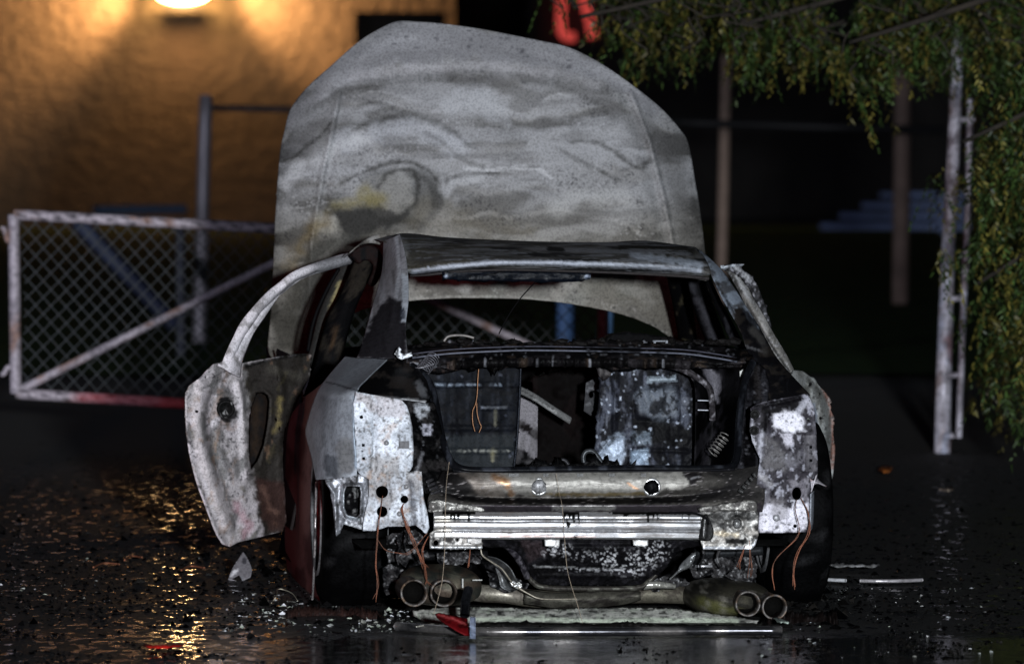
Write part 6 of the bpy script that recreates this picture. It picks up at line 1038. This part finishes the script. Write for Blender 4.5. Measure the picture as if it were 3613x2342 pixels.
# bright scraps right of the car, pale scrap left
gtube('trim_strip', [(2924, 2044), (2960, 2046), (2984, 2047)], .007, 'short bright silver strip right of the car, nearest the tyre', 'metal strip', [('b', (.75, .76, .8, .3, .5))])
gtube('trim_strip', [(3034, 2048), (3100, 2049), (3180, 2048), (3254, 2045)], .007, 'long thin silver strip lying right of the car', 'metal strip', [('b', (.42, .40, .42, .35, .5)), ('n', SOOT, 30, 30, .55, .65, .5)])
ground_patch('flat_scrap', [(2924, 1992), (2960, 1991), (2990, 1996), (3050, 1996), (3090, 1992), (3105, 2000), (3090, 2006), (3000, 2008), (2924, 2005)], .02, [('b', (.13, .13, .13, .6, 0)), ('n', (.3, .3, .31, .5, 0), 30, 6, .5, .6, .7)], 'flat grey torn scrap behind the two silver strips', 'scrap', relz=.02)
s2 = plate('pale_shard', [(805, 2044), (812, 2020), (828, 1990), (846, 1962), (858, 1944), (868, 1960), (884, 1990), (890, 2010), (884, 2034), (850, 2050)], 0, None, [('b', (.17, .165, .18, .35, .1)), ('p', (.9, .9, .95, .15, .3), [(812, 2034), (822, 2012), (842, 2008), (836, 2020)], 5, .9), ('p', (.04, .04, .05, .5, 0), circ(862, 1978, 8, 12), 4, .8)], step=5, mat=M_SMOOTH, place=lambda a, b, c: at(a, b, 26.1 + (2044 - b) / 100 * .12), thick=.004, rel=None)
tagp(rebase(s2), 'upright pale grey mirror shard on the ground below the open left door', 'shard')
ground_patch('red_lens', [(508, 2278), (540, 2273), (600, 2272), (645, 2278), (630, 2285), (560, 2290), (520, 2288)], .014, [('b', (.35, .012, .008, .3, 0)), ('n', (.1, .005, .004, .5, 0), 30, 8, .5, .62, .6)], 'flat red lens piece lying among the orange glints', 'lens', relz=.01, mat=M_SMOOTH)
ground_patch('orange_leaf', [(3100, 1664), (3112, 1652), (3135, 1648), (3150, 1654), (3144, 1668), (3120, 1672)], .02, [('b', (.45, .14, .03, .6, 0))], 'small orange leaf on the dark ground right of the car', 'leaf', relz=.02, step=5, jag=1)
ground_patch('pale_leaf', [(3312, 1736), (3330, 1728), (3360, 1726), (3366, 1734), (3345, 1741)], .02, [('b', (.34, .27, .22, .6, 0))], 'small pale leaf right of the orange one', 'leaf', relz=.02, step=5, jag=1)
ground_patch('pale_leaf', [(2730, 2190), (2752, 2188), (2766, 2196), (2784, 2204), (2756, 2212), (2742, 2206)], .02, [('b', (.42, .50, .44, .6, 0))], 'pale green torn leaf below the right exhaust tips', 'leaf', relz=.02, step=4, jag=2)
gtube('bent_wire', [(958, 2126, .01), (974, 2104, .03), (978, 2080, .10), (996, 2078, .11), (1030, 2092, .07), (1050, 2118, .01)], .002, 'pale bent wire loop on the ground left of the rear tyre', 'wire', [('b', (.5, .46, .36, .5, 0))], z=.03)
gtube('twig', [(1470, 2210, .03), (1500, 2204, .03), (1530, 2200, .02)], .0025, 'pale twig pointing at the red shard', 'twig', [('b', (.5, .48, .42, .5, 0))], z=.03)
for k, (x, y, L) in enumerate([(330, 2000, 90), (440, 1975, 60), (640, 2010, 80)]):
    g = np.random.default_rng(k); t = None
    for j in range(1):
        pts = [(x, y), (x + L * .4, y - 14), (x + L, y - 6 - 8 * g.random())]
        gtube('copper_strand', pts, .004, ['leftmost bundled strand of burnt copper on the ground', 'middle strand of burnt copper on the ground', 'brown strand lying nearest the open left door'][k], 'strand', [('b', (.22, .09, .05, .6, .1))], z=.02)
# pieces of ash and small chips: far too many to count
def chips(name, n, area, size, cols, label, z=0.0, seed=0, flat=.6, dens=None):
    g = np.random.default_rng(seed); V = []; Fc = []; A = []; k = 0; base = gnd(*area[4:], 0) if len(area) > 4 else gnd((area[0] + area[1]) / 2, (area[2] + area[3]) / 2, 0)
    T = np.array([(1, 0, 0), (-.6, .8, 0), (-.5, -.9, 0), (.1, .1, 1), (.2, 0, -.3)])
    while k < n:
        px = area[0] + (area[1] - area[0]) * g.random(); py = area[2] + (area[3] - area[2]) * g.random()
        if dens is not None and g.random() > dens(px, py): continue
        p = gnd(px, py, z); s = size * (.35 + g.random() ** 3 * 2.2); a = g.random() * 6.28; R = np.array([[math.cos(a), -math.sin(a), 0], [math.sin(a), math.cos(a), 0], [0, 0, 1]])
        Q = (T * (1 + .5 * g.normal(size=T.shape) * .6)) * (s, s * .8, s * flat); Q = Q @ R.T; b = len(V); Q = Q * (1, 1, .7) + g.normal(size=Q.shape) * s * .22; V.extend(Q + p); Fc += [(b, b + 1, b + 3), (b + 1, b + 2, b + 3), (b + 2, b, b + 3), (b + 1, b, b + 4), (b + 2, b + 1, b + 4), (b, b + 2, b + 4)]
        c = cols[int(g.random() * len(cols))]; A += [c] * 5; k += 1
    o = mesh(name, np.array(V), Fc, None, M_CHARC, np.array(A), smooth=False, loc=base); tagp(o, label, 'debris', kind='stuff'); return o
M_CHARC = burnt_mat('chips', fine=80, amt=.4, bump=.6, bscale=80)
DK = [(.006, .006, .006, .2, 0), (.010, .009, .009, .2, 0), (.014, .014, .015, .25, 0), (.004, .004, .005, .15, 0), (.024, .022, .02, .3, 0)]
chips('charcoal_gravel', 16000, (-60, 3700, 1560, 2170), .0062, DK, 'black wet grit and charred bits spread over the asphalt', seed=3, dens=lambda x, y: .04 + .96 * ((y - 1560) / 610) * (1 if x < 1500 or x > 2600 else .5))
chips('charcoal_gravel', 3500, (-60, 3700, 2160, 2340), .0055, DK, 'black grit standing out of the foreground puddle', seed=4, dens=lambda x, y: ss(.50, .60, fbm(np.array([x / 160]), np.array([y / 30]), 9))[0] * (1 if x < 1300 or x > 2800 else .35))
WH = [(.5, .5, .5, .7, 0), (.34, .36, .34, .7, 0), (.22, .22, .2, .7, 0), (.45, .5, .42, .7, 0), (.6, .62, .66, .7, 0)]
chips('ash_flakes', 700, (780, 1460, 2080, 2230), .0055, WH, 'pale ash flakes scattered round the left rear tyre', seed=5, flat=.5, dens=lambda x, y: ss(.50, .62, fbm(np.array([x / 50]), np.array([y / 16]), 29))[0])
chips('ash_flakes', 160, (2680, 3500, 2040, 2320), .0048, WH, 'pale ash flakes scattered right of the car', seed=6, flat=.6, dens=lambda x, y: ss(.52, .64, fbm(np.array([x / 50]), np.array([y / 20]), 39))[0])
chips('ash_flakes', 90, (0, 1300, 1960, 2120), .0048, WH, 'pale ash flakes scattered over the ground at the left', seed=7, flat=.6, dens=lambda x, y: ss(.46, .6, fbm(np.array([x / 60]), np.array([y / 20]), 49))[0])

chips('charred_lumps', 260, (620, 1500, 1960, 2215), .014, DK, 'black burnt lumps heaped on the ground round the left rear tyre', seed=12, flat=.9, dens=lambda x, y: ss(.42, .6, fbm(np.array([x / 90]), np.array([y / 26]), 59))[0] * (.3 + .7 * (x > 900)))
chips('charred_lumps', 180, (2650, 3050, 2080, 2230), .013, DK, 'black burnt lumps heaped on the ground round the right rear tyre', seed=13, flat=.9)
chips('charred_lumps', 160, (0, 900, 1750, 2250), .011, DK, 'black burnt lumps scattered among the orange glints', seed=14, flat=.8)
